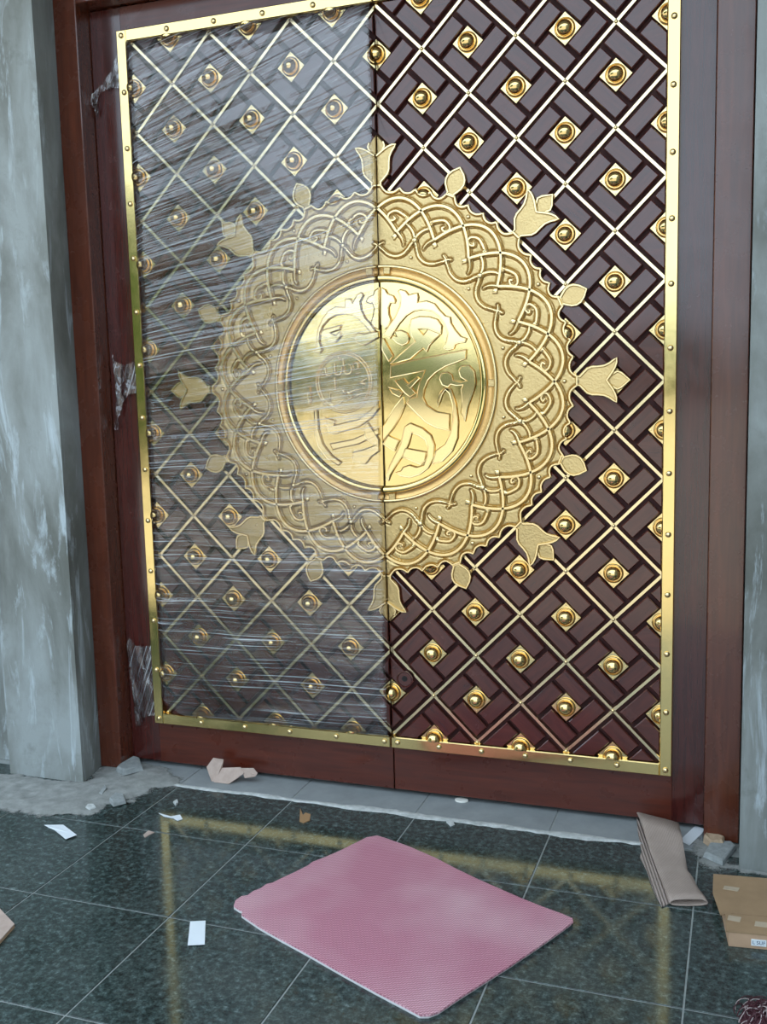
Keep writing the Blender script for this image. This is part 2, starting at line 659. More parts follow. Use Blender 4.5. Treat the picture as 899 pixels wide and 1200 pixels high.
# the bare pier left of the door, its return splayed back to the jamb
p = MB()
p.v += [(x, y, z) for z in (0, TOP) for x, y in ((-1.63, -0.245), (-1.265, -0.245), (-1.30, -0.075), (-1.30, 0.20), (-1.63, 0.20))]
n = 5
for i in range(n):
    j = (i + 1) % n
    p.f.append([i, j, n + j, n + i])
p.f += [list(range(n))[::-1], [n + i for i in range(n)]]
tag(p.build('wall_left', M['plaster']), 'grey cement plastered pier left of the door jamb', 'wall', kind='structure')
tag(MB().box(-6.0, -1.63, -0.12, 0.20, 0, TOP).build('wall_far_left', M['plaster']),
    'recessed plaster wall at the extreme left edge', 'wall', kind='structure')
p = MB()
p.v += [(x, y, z) for z in (0, TOP) for x, y in ((1.267, -0.245), (6.0, -0.245), (6.0, 0.20), (1.267, 0.20))]
for i in range(4):
    j = (i + 1) % 4
    p.f.append([i, j, 4 + j, 4 + i])
p.f += [[3, 2, 1, 0], [4, 5, 6, 7]]
tag(p.build('wall_right', M['plaster']), 'grey cement plastered wall right of the door', 'wall', kind='structure')
tag(MB().box(-1.30, 1.267, -0.20, 0.20, HEAD + 0.15, TOP).build('wall_above', M['plaster']),
    'plastered wall above the door head', 'wall', kind='structure')

tag(MB().cbox(-1.30, -1.197, -0.075, 0.13, 0.004, HEAD + 0.15, 0.003).build('trim_1', M['jamb']),
    'reddish brown wooden jamb on the left of the door', 'door jamb', kind='structure')
tag(MB().cbox(1.150, 1.264, -0.066, 0.13, 0.004, HEAD + 0.15, 0.003).build('trim_2', M['jamb']),
    'brown wooden jamb on the right of the door', 'door jamb', kind='structure')
tag(MB().cbox(-1.197, 1.150, -0.075, 0.13, HEAD + 0.004, HEAD + 0.15, 0.003).build('trim_3', M['jamb']),
    'wooden door head across the top of the doorway', 'door head', kind='structure')

# floor: a grout bed with granite tiles half a metre square, a grey threshold in the doorway
fl = MB().box(-4.4, 2.75, -3.065, 0.25, -0.18, -0.0025).build('floor', M['grout'])
tag(fl, 'dark green granite tiled floor in front of the door', 'floor', kind='structure')
T = 0.5015
TX, TY = -0.8669, -0.0517
GW = 0.0026
tile_meshes = {}


def tile(name, x0, x1, y0, y1, mat):
    sx, sy = round((x1 - x0) / 2 - GW, 4), round((y1 - y0) / 2 - GW, 4)
    key = (name, sx, sy)
    if key not in tile_meshes:
        mb = MB()
        c = 0.0012
        mb.v += [(-sx, -sy, -0.02), (sx, -sy, -0.02), (sx, sy, -0.02), (-sx, sy, -0.02),
                 (-sx, -sy, -c), (sx, -sy, -c), (sx, sy, -c), (-sx, sy, -c),
                 (-sx + c, -sy + c, 0), (sx - c, -sy + c, 0), (sx - c, sy - c, 0), (-sx + c, sy - c, 0)]
        for r in (0, 4):
            for i in range(4):
                j = (i + 1) % 4
                mb.f.append([r + i, r + j, r + 4 + j, r + 4 + i])
        mb.f += [[3, 2, 1, 0], [8, 9, 10, 11]]
        tile_meshes[key] = mb.mesh(name)
    return link(name, tile_meshes[key], mat, fl, ((x0 + x1) / 2, (y0 + y1) / 2, 0))


EDGE = -0.158
for c in range(-7, 7):
    for r in range(0, 6):
        y1 = EDGE if r == 0 else TY - r * T
        tile('tile', TX + c * T, TX + (c + 1) * T, TY - (r + 1) * T, y1, M['granite'])
for x0, x1 in ((-1.195, -0.872), (-0.872, -0.374), (-0.374, 0.129), (0.129, 0.632), (0.632, 1.150)):
    tile('threshold_tile', x0, x1, EDGE + 0.012, 0.14, M['threshold'])

# the broken white mortar edge between threshold and granite
mb = MB()
nseg = 150
for i in range(nseg + 1):
    x = -0.93 + 1.93 * i / nseg
    wob = noise.noise((x * 9, 1.3, 0)) * 0.012 + noise.noise((x * 40, 4.3, 0)) * 0.005
    wid = 0.017 + 0.012 * noise.noise((x * 6, 7.7, 0)) + 0.006 * noise.noise((x * 33, 2.2, 0))
    if i in (0, nseg):
        wid = 0.002
    hgt = 0.004 + 0.003 * noise.noise((x * 25, 9.1, 0))
    yc = -0.155 + wob
    mb.v += [(x, yc - wid, 0.0006), (x, yc - wid * 0.6, hgt), (x, yc + wid * 0.5, hgt * 0.8), (x, yc + wid, 0.0006)]
    if i:
        b0 = (i - 1) * 4
        for k in range(3):
            mb.f.append([b0 + k, b0 + k + 1, b0 + k + 5, b0 + k + 4])
mb.build('mortar_edge', M['mortar'], fl, smooth=40)

# unseen surroundings: an eave slab, an added shell and side wall that block light, the yard and its trees (seen in the gloss of the door)
tag(MB().box(-6, 6, -1.35, 0.2, TOP, TOP + 0.18).build('ceiling', M['ceiling']),
    'eave slab over the doorway, above the picture', 'ceiling', kind='structure')
p = MB()  # added shell, keeps outside light from showing under the leaves
p.box(-1.45, 1.45, 0.9, 1.0, -0.1, 3.4).box(-1.45, -1.30, 0.20, 0.9, -0.1, 3.4).box(1.267, 1.45, 0.20, 0.9, -0.1, 3.4)
p.box(-1.45, 1.45, 0.20, 1.0, 3.2, 3.4).box(-1.45, 1.45, 0.25, 1.0, -0.18, -0.05)
tag(p.build('leak_shell', M['ceiling']), 'unseen shell added behind the closed door to stop light leaks', 'wall', kind='structure')
tag(MB().box(2.75, 3.05, -4.2, -0.245, -0.18, TOP).build('shade_wall', M['plaster']),
    'unseen side wall on the right, added to darken the jamb reveal', 'wall', kind='structure')  # added out of view, keeps the left reveal dark
tag(MB().box(-150, 150, -220, 60, -0.30, -0.18).build('ground', M['ground']),
    'open yard behind the viewer', 'ground', kind='structure')

# ------------------------------------------------------------------ the two leaves
S = A * math.sqrt(2)        # side of one lattice diamond
Y_STRIP, Y_BLOCK, Y_BACK, Y_STILE, Y_FRAME = 0.0, -0.0115, 0.014, 0.012, -0.020
BL, BW = 0.550 * S, 0.240 * S          # wooden block
OFF_A, OFF_B = (0.350 - 0.5) * S, (0.195 - 0.5) * S
E1, E2 = (math.sqrt(.5), -math.sqrt(.5)), (-math.sqrt(.5), -math.sqrt(.5))
RM = 0.69                               # radius of the medallion plate

block_mesh = MB().cbox(-BL / 2, BL / 2, 0, 0.025, -BW / 2, BW / 2, 0.0032).mesh('wood_block')
rivet_mesh = MB().lathe([(0.0062, 0), (0.0060, 0.002), (0.0042, 0.0042), (0.002, 0.005), (0, 0.0052)], 12).mesh('rivet', 60)
frame_rivet_mesh = MB().lathe([(0.0105, 0), (0.0100, 0.003), (0.0078, 0.0062), (0.004, 0.0082), (0, 0.0086)], 14).mesh('frame_rivet', 60)

PL = 0.165 * S                          # half the side of a boss plate
DOME = [(0.0262, 0.000), (0.0262, 0.010), (0.0250, 0.017), (0.0215, 0.0245), (0.0160, 0.0300), (0.0090, 0.0335), (0.0035, 0.0346), (0, 0.0348)]
RING = [(0.0350, 0.000), (0.0352, 0.004), (0.0340, 0.0075), (0.0318, 0.0090), (0.0298, 0.0080), (0.0285, 0.0050), (0.0262, 0.0050)]


def boss_meshes(clip=()):
    d = PL * math.sqrt(2)
    pb = MB().prism([(0, d), (d, 0), (0, -d), (-d, 0)], -0.0015, 0.014, 0.0015)
    for sx, sz in ((0, 1), (1, 0), (0, -1), (-1, 0)):
        pb.lathe([(0.0032, 0), (0.0026, 0.0016), (0, 0.002)], 8, sx * d * 0.82, sz * d * 0.82, -0.0015)
    rb = MB().lathe(RING, 28, y0=-0.0015)
    db = MB().lathe(DOME, 28, y0=-0.0015)
    return (pb.mesh('boss_plate', 30, clip), rb.mesh('ring', 60, clip), db.mesh('dome', 70, clip))


boss_cache = {'full': boss_meshes()}


def place_boss(door, x, z, key, clip, bare=False):
    if key is None:
        ms = boss_meshes(clip)
    else:
        if key not in boss_cache:
            boss_cache[key] = boss_meshes(clip)
        ms = boss_cache[key]
    if len(ms[0].polygons) == 0:
        return
    pl = link('boss', ms[0], M['plate'], door, (x, 0, z))
    if bare:
        return
    if len(ms[1].polygons):
        link('ring', ms[1], M['boss'], pl)
    if len(ms[2].polygons):
        link('dome', ms[2], M['boss'], pl)


def polar(th, r, s):
    """point of the medallion: th degrees from the top, on the half of the leaf s = +1 (right) or -1 (left)"""
    k = 1.005 if s > 0 else 0.985
    return (SEAM + s * 0.002 + s * k * r * math.sin(math.radians(th)), CZ + 0.004 + r * math.cos(math.radians(th)))


def scallop(th):
    """outer radius of the medallion plate"""
    t = th % 45.0
    if t > 22.5:
        # from bud to tulip: the measured lobes
        lobes = [(22.5, 23.7, None), (23.7, 28.3, .0), (28.3, 33.4, .0), (33.4, 38.2, .0), (38.2, 43.9, .0), (43.9, 45, None)]
    else:
        lobes = [(0, 1.1, None), (1.1, 6.9, .0), (6.9, 11.75, .0), (11.75, 16.4, .0), (16.4, 21.3, .0), (21.3, 22.5, None)]
    for a0, a1, kk in lobes:
        if a0 <= t <= a1:
            if kk is None:
                return 0.716
            u = (t - a0) / (a1 - a0) * 2 - 1
            lo, e0, e1 = 0.6885, 0.706, 0.706
            if a0 in (1.1, 23.7): e0 = 0.716
            if a1 in (43.9, 21.3): e1 = 0.716
            e = e0 if u < 0 else e1
            return lo + (e - lo) * abs(u) ** 2.4
    return 0.70


Y_PLATE = -0.020
TULIP = [(0.712, 0.0150), (0.722, 0.0145), (0.735, 0.028), (0.748, 0.041), (0.764, 0.047), (0.785, 0.0475), (0.805, 0.050),
         (0.822, 0.058), (0.836, 0.068), (0.846, 0.074), (0.846, 0.060), (0.841, 0.044), (0.832, 0.028), (0.820, 0.011), (0.813, 0.0)]
TULIP_MID = [(0.800, 0.0), (0.826, 0.018), (0.848, 0.030), (0.862, 0.024), (0.889, 0.0)]
BUD = [(0.708, 0.015), (0.716, 0.012), (0.726, 0.020), (0.740, 0.030), (0.756, 0.0345), (0.772, 0.032), (0.788, 0.021), (0.806, 0.0)]


def rad_poly(pts, th, s, half=0):
    """mirror an outline of (radius, half width) about the radius at th; half keeps one side (+1 or -1)"""
    a = math.radians(th)
    ox, oz = polar(th, 0.0, s)
    er, et = (s * math.sin(a), math.cos(a)), (s * math.cos(a), -math.sin(a))

    def P(r, t):
        return (ox + er[0] * r + et[0] * t, oz + er[1] * r + et[1] * t)
    if half:
        q = [P(r, half * t) for r, t in pts]
        if pts[-1][1] != 0:
            q.append(P(pts[-1][0], 0))
        if pts[0][1] != 0:
            q.append(P(pts[0][0], 0))
        return q
    up = [P(r, t) for r, t in pts]
    dn = [P(r, -t) for r, t in pts if t != 0][::-1]
    return up + dn


def finial(name, pts, parent, th, s, half, yf):
    out = rad_poly(pts, th, s, half)
    mb = MB().prism(out, yf, 0.0, 0.0035)
    o = mb.build(name, M['medal'], parent)
    loop = out if not half else out[:-1]
    yb = yf - 0.0010
    tb = MB().tube([(q[0], yb, q[1]) for q in loop], 0.0052, 6, closed=not half)
    tb.build(name + '_edge', M['vine'], parent, smooth=60)
    return o


def spiral(c, r0, a0, turns, s, n=14):
    out = []
    for i in range(n + 1):
        t = i / n
        a = a0 + turns * 2 * math.pi * t
        r = r0 * (1 - 0.8 * t)
        out.append((c[0] + r * math.cos(a), c[1] + r * math.sin(a)))
    return out


def medallion(door, s):
    # centre lines of all relief: the plate is embossed, with a groove pressed in along both sides of each vine
    paths = []

    def svine(pts, r0, r1=None):
        q = [(v.x, v.y / 100) for v in catmull([(a_, b_ * 100) for a_, b_ in pts], 5)]
        nn = len(q)
        r1 = r0 if r1 is None else r1
        paths.append((q, [r0 + (r1 - r0) * i / (nn - 1) for i in range(nn)]))
    for off in (7.5, 22.5):
        q = [(t_ * 0.6, 0.548 + 0.119 * abs(math.cos(math.pi * (t_ * 0.6 - off) / 30))) for t_ in range(301)]
        paths.append((q, [0.0078] * len(q)))
    for c in range(15, 180, 30):
        for sg in (1, -1):
            svine([(c, 0.527), (c + sg * 1.2, 0.510), (c + sg * 2.2, 0.492), (c + sg * 4, 0.474), (c + sg * 7, 0.4645),
                   (c + sg * 10.5, 0.470), (c + sg * 13.2, 0.486), (c + sg * 14.9, 0.502), (c + sg * 13.0, 0.512)], 0.0070, 0.0036)
            svine([(c, 0.530), (c + sg * 1.0, 0.552), (c + sg * 3.0, 0.572), (c + sg * 5.4, 0.583)], 0.0066, 0.0046)
            svine([(c + sg * 4.2, 0.600), (c + sg * 6.0, 0.612), (c + sg * 8.6, 0.622), (c + sg * 10.8, 0.612), (c + sg * 11.2, 0.598),
                   (c + sg * 9.9, 0.588), (c + sg * 8.6, 0.594), (c + sg * 9.3, 0.602)], 0.0064, 0.0048)
            svine([(c + sg * 7.5, 0.549), (c + sg * 5.6, 0.532), (c + sg * 4.6, 0.516), (c + sg * 4.4, 0.505)], 0.0072, 0.0026)
    # ring plate with scalloped rim, as a fine height field
    mb = MB()
    NT, NR = 720, 104
    R0 = 0.405
    dist = [[9.0] * (NR + 1) for _ in range(NT + 1)]
    ro_ = [scallop(i * 180.0 / NT) for i in range(NT + 1)]
    rim = [(i * 0.25, ro_[i] - 0.002) for i in range(0, NT + 1)]
    for q, rad in paths + [(rim, [0.005] * len(rim))]:
        for i in range(len(q) - 1):
            (ta, ra), (tb_, rb) = q[i], q[i + 1]
            seg = max(1, int(math.hypot((tb_ - ta) * 0.0102, rb - ra) / 0.0025))
            for k in range(seg):
                u = k / seg
                th, r_, w_ = ta + (tb_ - ta) * u, ra + (rb - ra) * u, rad[i]
                ic = int(round(th * NT / 180))
                for ii in range(max(0, ic - 6), min(NT, ic + 6) + 1):
                    st = (ro_[ii] - R0) / NR
                    jc = int(round((r_ - R0) / st))
                    dx = (ii * 180 / NT - th) * math.pi / 180 * r_
                    for jj in range(max(0, jc - 6), min(NR, jc + 6) + 1):
                        d = math.hypot(dx, R0 + jj * st - r_) - w_
                        if d < dist[ii][jj]:
                            dist[ii][jj] = d
    for i in range(NT + 1):
        for j in range(NR + 1):
            r_ = R0 + (ro_[i] - R0) * j / NR
            x, z = polar(i * 180.0 / NT, r_, s)
            d = dist[i][j]
            g = 0.0055 * math.exp(-((d - 0.0012) / 0.0034) ** 2)
            mb.v.append((x, Y_PLATE + g, z))
    for i in range(NT):
        for j in range(NR):
            k0 = i * (NR + 1) + j
            mb.f.append([k0, k0 + 1, k0 + NR + 2, k0 + NR + 1])
    nb = len(mb.v)
    for i in range(NT + 1):
        x, z = polar(i * 180.0 / NT, ro_[i], s)
        mb.v.append((x, 0.0, z))
    for i in range(NT):
        mb.f.append([i * (NR + 1) + NR, nb + i, nb + i + 1, (i + 1) * (NR + 1) + NR])
    ths = [i * 0.5 for i in range(361)]
    plate = mb.build('medallion', M['medal'], door, smooth=35)
    plate['label'] = 'hammered gold ring plate with scalloped rim, %s half' % ('right' if s > 0 else 'left film-wrapped')
    MB().tube([(*polar(th, scallop(th) - 0.004, s), 0) [:1] + (Y_PLATE + 0.001,) + polar(th, scallop(th) - 0.004, s)[1:] for th in ths],
              0.0050, 6).build('rim_bead', M['vine'], plate, smooth=60)
    for k in range(9):
        th = k * 22.5
        half = 0 if 0 < k < 8 else (1 if k == 0 else -1)
        if k % 2 == 0:
            finial('tulip', TULIP, plate, th, s, half, Y_PLATE - 0.001)
            finial('tulip_heart', TULIP_MID, plate, th, s, half, Y_PLATE + 0.007)
        else:
            finial('bud', BUD, plate, th, s, half, Y_PLATE - 0.001)
    # scrolling vines
    yv = Y_PLATE - 0.0015
    vb = MB()

    for q, rad in paths:
        vb.tube([(polar(t_, r_, s)[0], yv, polar(t_, r_, s)[1]) for t_, r_ in q], rad, 6)
    for c in range(15, 180, 30):
        for sg in (1, -1):
            # leaf at the fork
            q = [polar(c + sg * (8.2 + dt), 0.533 + dr, s) for dt, dr in ((0, 0.013), (1.5, 0), (0.2, -0.016), (-1.2, 0))]
            vb.prism(q, yv - 0.005, yv + 0.002, 0.003)
            # thorn beside the curl
            q = [polar(c + sg * (4.4 + dt), 0.598 + dr, s) for dt, dr in ((-0.9, 0.010), (0.8, 0.004), (0.3, -0.012))]
            vb.prism(q, yv - 0.004, yv + 0.002, 0.002)
        vb.lathe([(0.012, 0), (0.0115, 0.004), (0.008, 0.008), (0, 0.0095)], 12, *polar(c, 0.528, s), yv)
    vb.build('vine_relief', M['vine'], plate, smooth=60)
    for k in range(7):
        if 0 < k < 6:
            MB().lathe([(0.0085, 0), (0.008, 0.003), (0.005, 0.006), (0, 0.0072)], 12).build(
                'stud', M['vine'], plate, (polar(k * 30, 0.666, s)[0], Y_PLATE, polar(k * 30, 0.666, s)[1]), smooth=70)
    for k in range(6):
        q = polar(15 + 30 * k, 0.468, s)
        MB().lathe([(0.0075, 0), (0.007, 0.003), (0.004, 0.0055), (0, 0.0065)], 12).build(
            'stud', M['vine'], plate, (q[0], Y_PLATE, q[1]), smooth=70)

    # the turned rim and the polished dish
    def arc(name, prof, mat, parent, n_=90, sm=50):
        k = 1.005 if s > 0 else 0.985
        return MB().lathe(prof, n_, SEAM + s * 0.002, CZ + 0.004, 0.0, 0, 180, s * k).build(name, mat, parent, smooth=sm)
    dish = arc('dish', [(0.374, 0.0200), (0.0, 0.0200)], M['dish'], door)
    arc('outer_bead', [(0.434, 0.018), (0.434, 0.028), (0.431, 0.0325), (0.426, 0.0340), (0.422, 0.0320), (0.420, 0.026)], M['vine'], dish)
    arc('channel', [(0.421, 0.027), (0.412, 0.0225), (0.404, 0.0225), (0.396, 0.027)], M['channel'], dish)
    arc('inner_band', [(0.397, 0.026), (0.396, 0.033), (0.391, 0.0370), (0.384, 0.0380), (0.377, 0.0355), (0.372, 0.029)], M['dish'], dish)
    for th in (4.5, 90, 175.5):
        x, z = polar(th, 0.411, s)
        a = math.radians(th)
        er, et = (s * math.sin(a), math.cos(a)), (s * math.cos(a), -math.sin(a))
        q = [(x + er[0] * u + et[0] * v_, z + er[1] * u + et[1] * v_) for u, v_ in ((-.012, -.013), (.012, -.013), (.012, .013), (-.012, .013))]
        MB().prism(q, -0.0335, -0.020, 0.002).build('rim_clip', M['medal'], dish)
    return dish


# ---- raised calligraphy, outlines measured on the polished dish
def tr(pts, ox, oy, s):
    return [on_door(ox + x / 5.993, oy + y / 5.993, -0.025) for x, y in pts]


LET_R = [
    [(14, 160), (40, 175), (55, 205), (95, 220), (112, 250), (105, 270), (75, 268), (62, 300), (65, 350), (80, 390), (60, 430), (38, 452), (14, 420)],
    [(25, 495), (60, 440), (110, 370), (145, 290), (150, 230), (130, 185), (145, 175), (180, 185), (205, 215), (235, 205), (265, 200), (272, 230),
     (268, 265), (330, 255), (385, 275), (420, 320), (460, 360), (495, 370), (500, 410), (530, 460), (570, 505), (612, 520), (598, 545), (555, 550),
     (530, 560), (520, 590), (480, 600), (450, 590), (470, 540), (480, 480), (460, 420), (420, 360), (370, 325), (300, 315), (240, 325), (190, 355),
     (140, 410), (100, 470), (70, 520)],
    [(105, 470), (150, 462), (190, 480), (208, 515), (195, 550), (160, 568), (120, 550), (92, 520), (90, 495), (120, 505)],
    [(70, 700), (250, 540), (225, 500), (212, 440), (222, 385), (280, 365), (350, 367), (405, 385), (437, 430), (433, 485), (340, 449), (275, 455), (310, 495), (341, 452), (431, 489), (390, 525), (350, 565),
     (330, 612), (305, 588), (265, 618), (215, 662), (150, 680), (90, 702)],
    [(18, 515), (30, 520), (95, 640), (65, 680), (18, 600)],
    [(75, 795), (78, 712), (215, 676), (612, 597), (605, 660), (540, 685), (460, 715), (390, 760), (340, 810), (315, 870), (303, 930), (330, 990),
     (400, 1035), (490, 1050), (490, 1165), (400, 1145), (330, 1110), (265, 1050), (190, 972), (215, 935), (262, 930), (268, 880), (285, 820), (318, 745),
     (200, 770)],
    [(105, 815), (165, 800), (255, 905), (215, 930), (180, 905)],
    [(265, 790), (280, 800), (215, 870), (190, 850)],
    [(60, 860), (140, 885), (165, 900), (140, 930), (90, 905)],
    [(555, 745), (575, 712), (625, 708), (665, 750), (675, 830), (655, 900), (620, 1000), (600, 1100), (572, 1040), (582, 960), (572, 880), (585, 845),
     (540, 850), (500, 840), (480, 860), (440, 845), (420, 800), (435, 765), (475, 755), (505, 775), (515, 815), (570, 825), (610, 815), (570, 790)],
    [(395, 1310), (460, 1260), (500, 1180), (518, 1080), (512, 980), (490, 905), (462, 878), (440, 910), (425, 960), (412, 1000), (408, 960), (425, 900),
     (455, 865), (500, 875), (535, 980), (552, 1100), (548, 1220), (510, 1310), (440, 1380), (370, 1405)],
    [(215, 1114), (300, 1149), (360, 1199), (385, 1269), (380, 1359), (340, 1429), (280, 1474), (215, 1494), (150, 1484), (110, 1459), (150, 1449),
     (165, 1424), (210, 1409), (260, 1424), (310, 1409), (335, 1349), (340, 1279), (320, 1229), (275, 1199), (225, 1179), (205, 1259), (165, 1339),
     (110, 1419), (75, 1479), (60, 1519), (45, 1509), (70, 1419), (110, 1339), (150, 1259), (165, 1189), (175, 1139)],
    [(22, 1240), (90, 1159), (140, 1079), (180, 985), (165, 930), (110, 999), (60, 1079), (22, 1139)],
    [(160, 1350), (180, 1290), (330, 1318), (318, 1380), (290, 1405)],
    [(25, 1260), (60, 1200), (140, 1235), (105, 1310)],
]
LET_L = [
    [(745, 160), (715, 185), (705, 215), (670, 230), (655, 262), (680, 275), (700, 270), (712, 310), (705, 360), (690, 410), (710, 440), (745, 460)],
    [(640, 420), (600, 380), (560, 355), (500, 345), (440, 355), (390, 385), (350, 430), (330, 480), (325, 540), (345, 600), (330, 622), (285, 610),
     (310, 570), (308, 520), (318, 450), (350, 380), (390, 325), (440, 298), (505, 300), (510, 240), (545, 240), (560, 270), (590, 215), (620, 195),
     (635, 215), (612, 260), (620, 320), (650, 380), (680, 410), (720, 470), (690, 480)],
    [(335, 490), (350, 462), (480, 425), (470, 455), (400, 480), (440, 500), (470, 470), (480, 500), (440, 545), (390, 540), (370, 505)],
    [(570, 500), (600, 480), (640, 490), (680, 480), (740, 470), (745, 510), (690, 540), (640, 565), (590, 550)],
    [(240, 860), (258, 850), (268, 960), (255, 985), (245, 930)],
    [(290, 1030), (310, 1020), (320, 1160), (350, 1260), (410, 1340), (480, 1390), (460, 1410), (380, 1360), (320, 1280), (295, 1180)],
    [(365, 1070), (440, 1100), (430, 1130), (600, 1090), (690, 1020), (745, 960), (745, 1010), (690, 1080), (600, 1140), (430, 1190), (395, 1180)],
    [(400, 1260), (560, 1230), (745, 1150), (745, 1190), (600, 1260), (420, 1300)],
    [(640, 1140), (665, 1110), (700, 1160), (745, 1230), (745, 1290), (690, 1250), (650, 1220)],
    [(560, 1320), (640, 1300), (745, 1260), (745, 1310), (690, 1350), (650, 1400), (560, 1380)],
]
SCRIPT = [  # small two-line script inside the left roundel
    [(365, 720), (372, 770), (395, 782), (412, 760)], [(432, 690), (436, 760), (455, 775), (478, 762), (480, 720)],
    [(490, 660), (500, 745), (520, 770), (548, 755), (545, 715), (528, 700)], [(455, 640), (470, 680)], [(560, 700), (590, 690), (600, 725), (572, 735), (560, 705)],
    [(345, 765), (360, 790)], [(575, 770), (610, 760)],
    [(432, 795), (440, 885)], [(400, 900), (402, 965), (425, 985), (470, 975), (490, 950)], [(345, 915), (355, 950), (385, 955)],
    [(490, 880), (505, 910), (525, 895), (540, 905), (555, 890), (590, 880), (640, 870)], [(600, 840), (655, 800)], [(610, 835), (650, 840)],
    [(560, 935), (600, 915), (645, 900)], [(520, 950), (560, 930)],
]


def calligraphy(dish, s):
    for li, pts in enumerate(LET_R if s > 0 else LET_L):
        q = tr(pts, 445 if s > 0 else 320, 310, s)
        mb = MB().prism(q, -0.0272 - 0.00025 * (li % 5), -0.018, 0.0026)
        mb.build('letter', M['letter'], dish)
        MB().tube([(a, -0.0262, b) for a, b in q], 0.0022, 5, closed=True).build('letter_edge', M['vine'], dish, smooth=60)
    if s < 0:
        cx, cz = on_door(320 + 497 / 5.993, 310 + 827 / 5.993, -0.022)
        for r in (0.112, 0.101):
            MB().lathe([(r + 0.004, 0), (r + 0.003, 0.004), (r, 0.0055), (r - 0.003, 0.004), (r - 0.004, 0)], 48, cx, cz, -0.020).build(
                'roundel_ring', M['vine'], dish, smooth=60)
        for pts in SCRIPT:
            q = [on_door(320 + x / 5.993, 310 + y / 5.993, -0.022) for x, y in pts]
            q = [(v.x, -0.0215, v.y) for v in catmull(q, 4)]
            nn = len(q)
            MB().tube(q, [0.0062 - 0.003 * abs(2 * i / (nn - 1) - 0.7) for i in range(nn)], 6).build('script_stroke', M['vine'], dish, smooth=60)


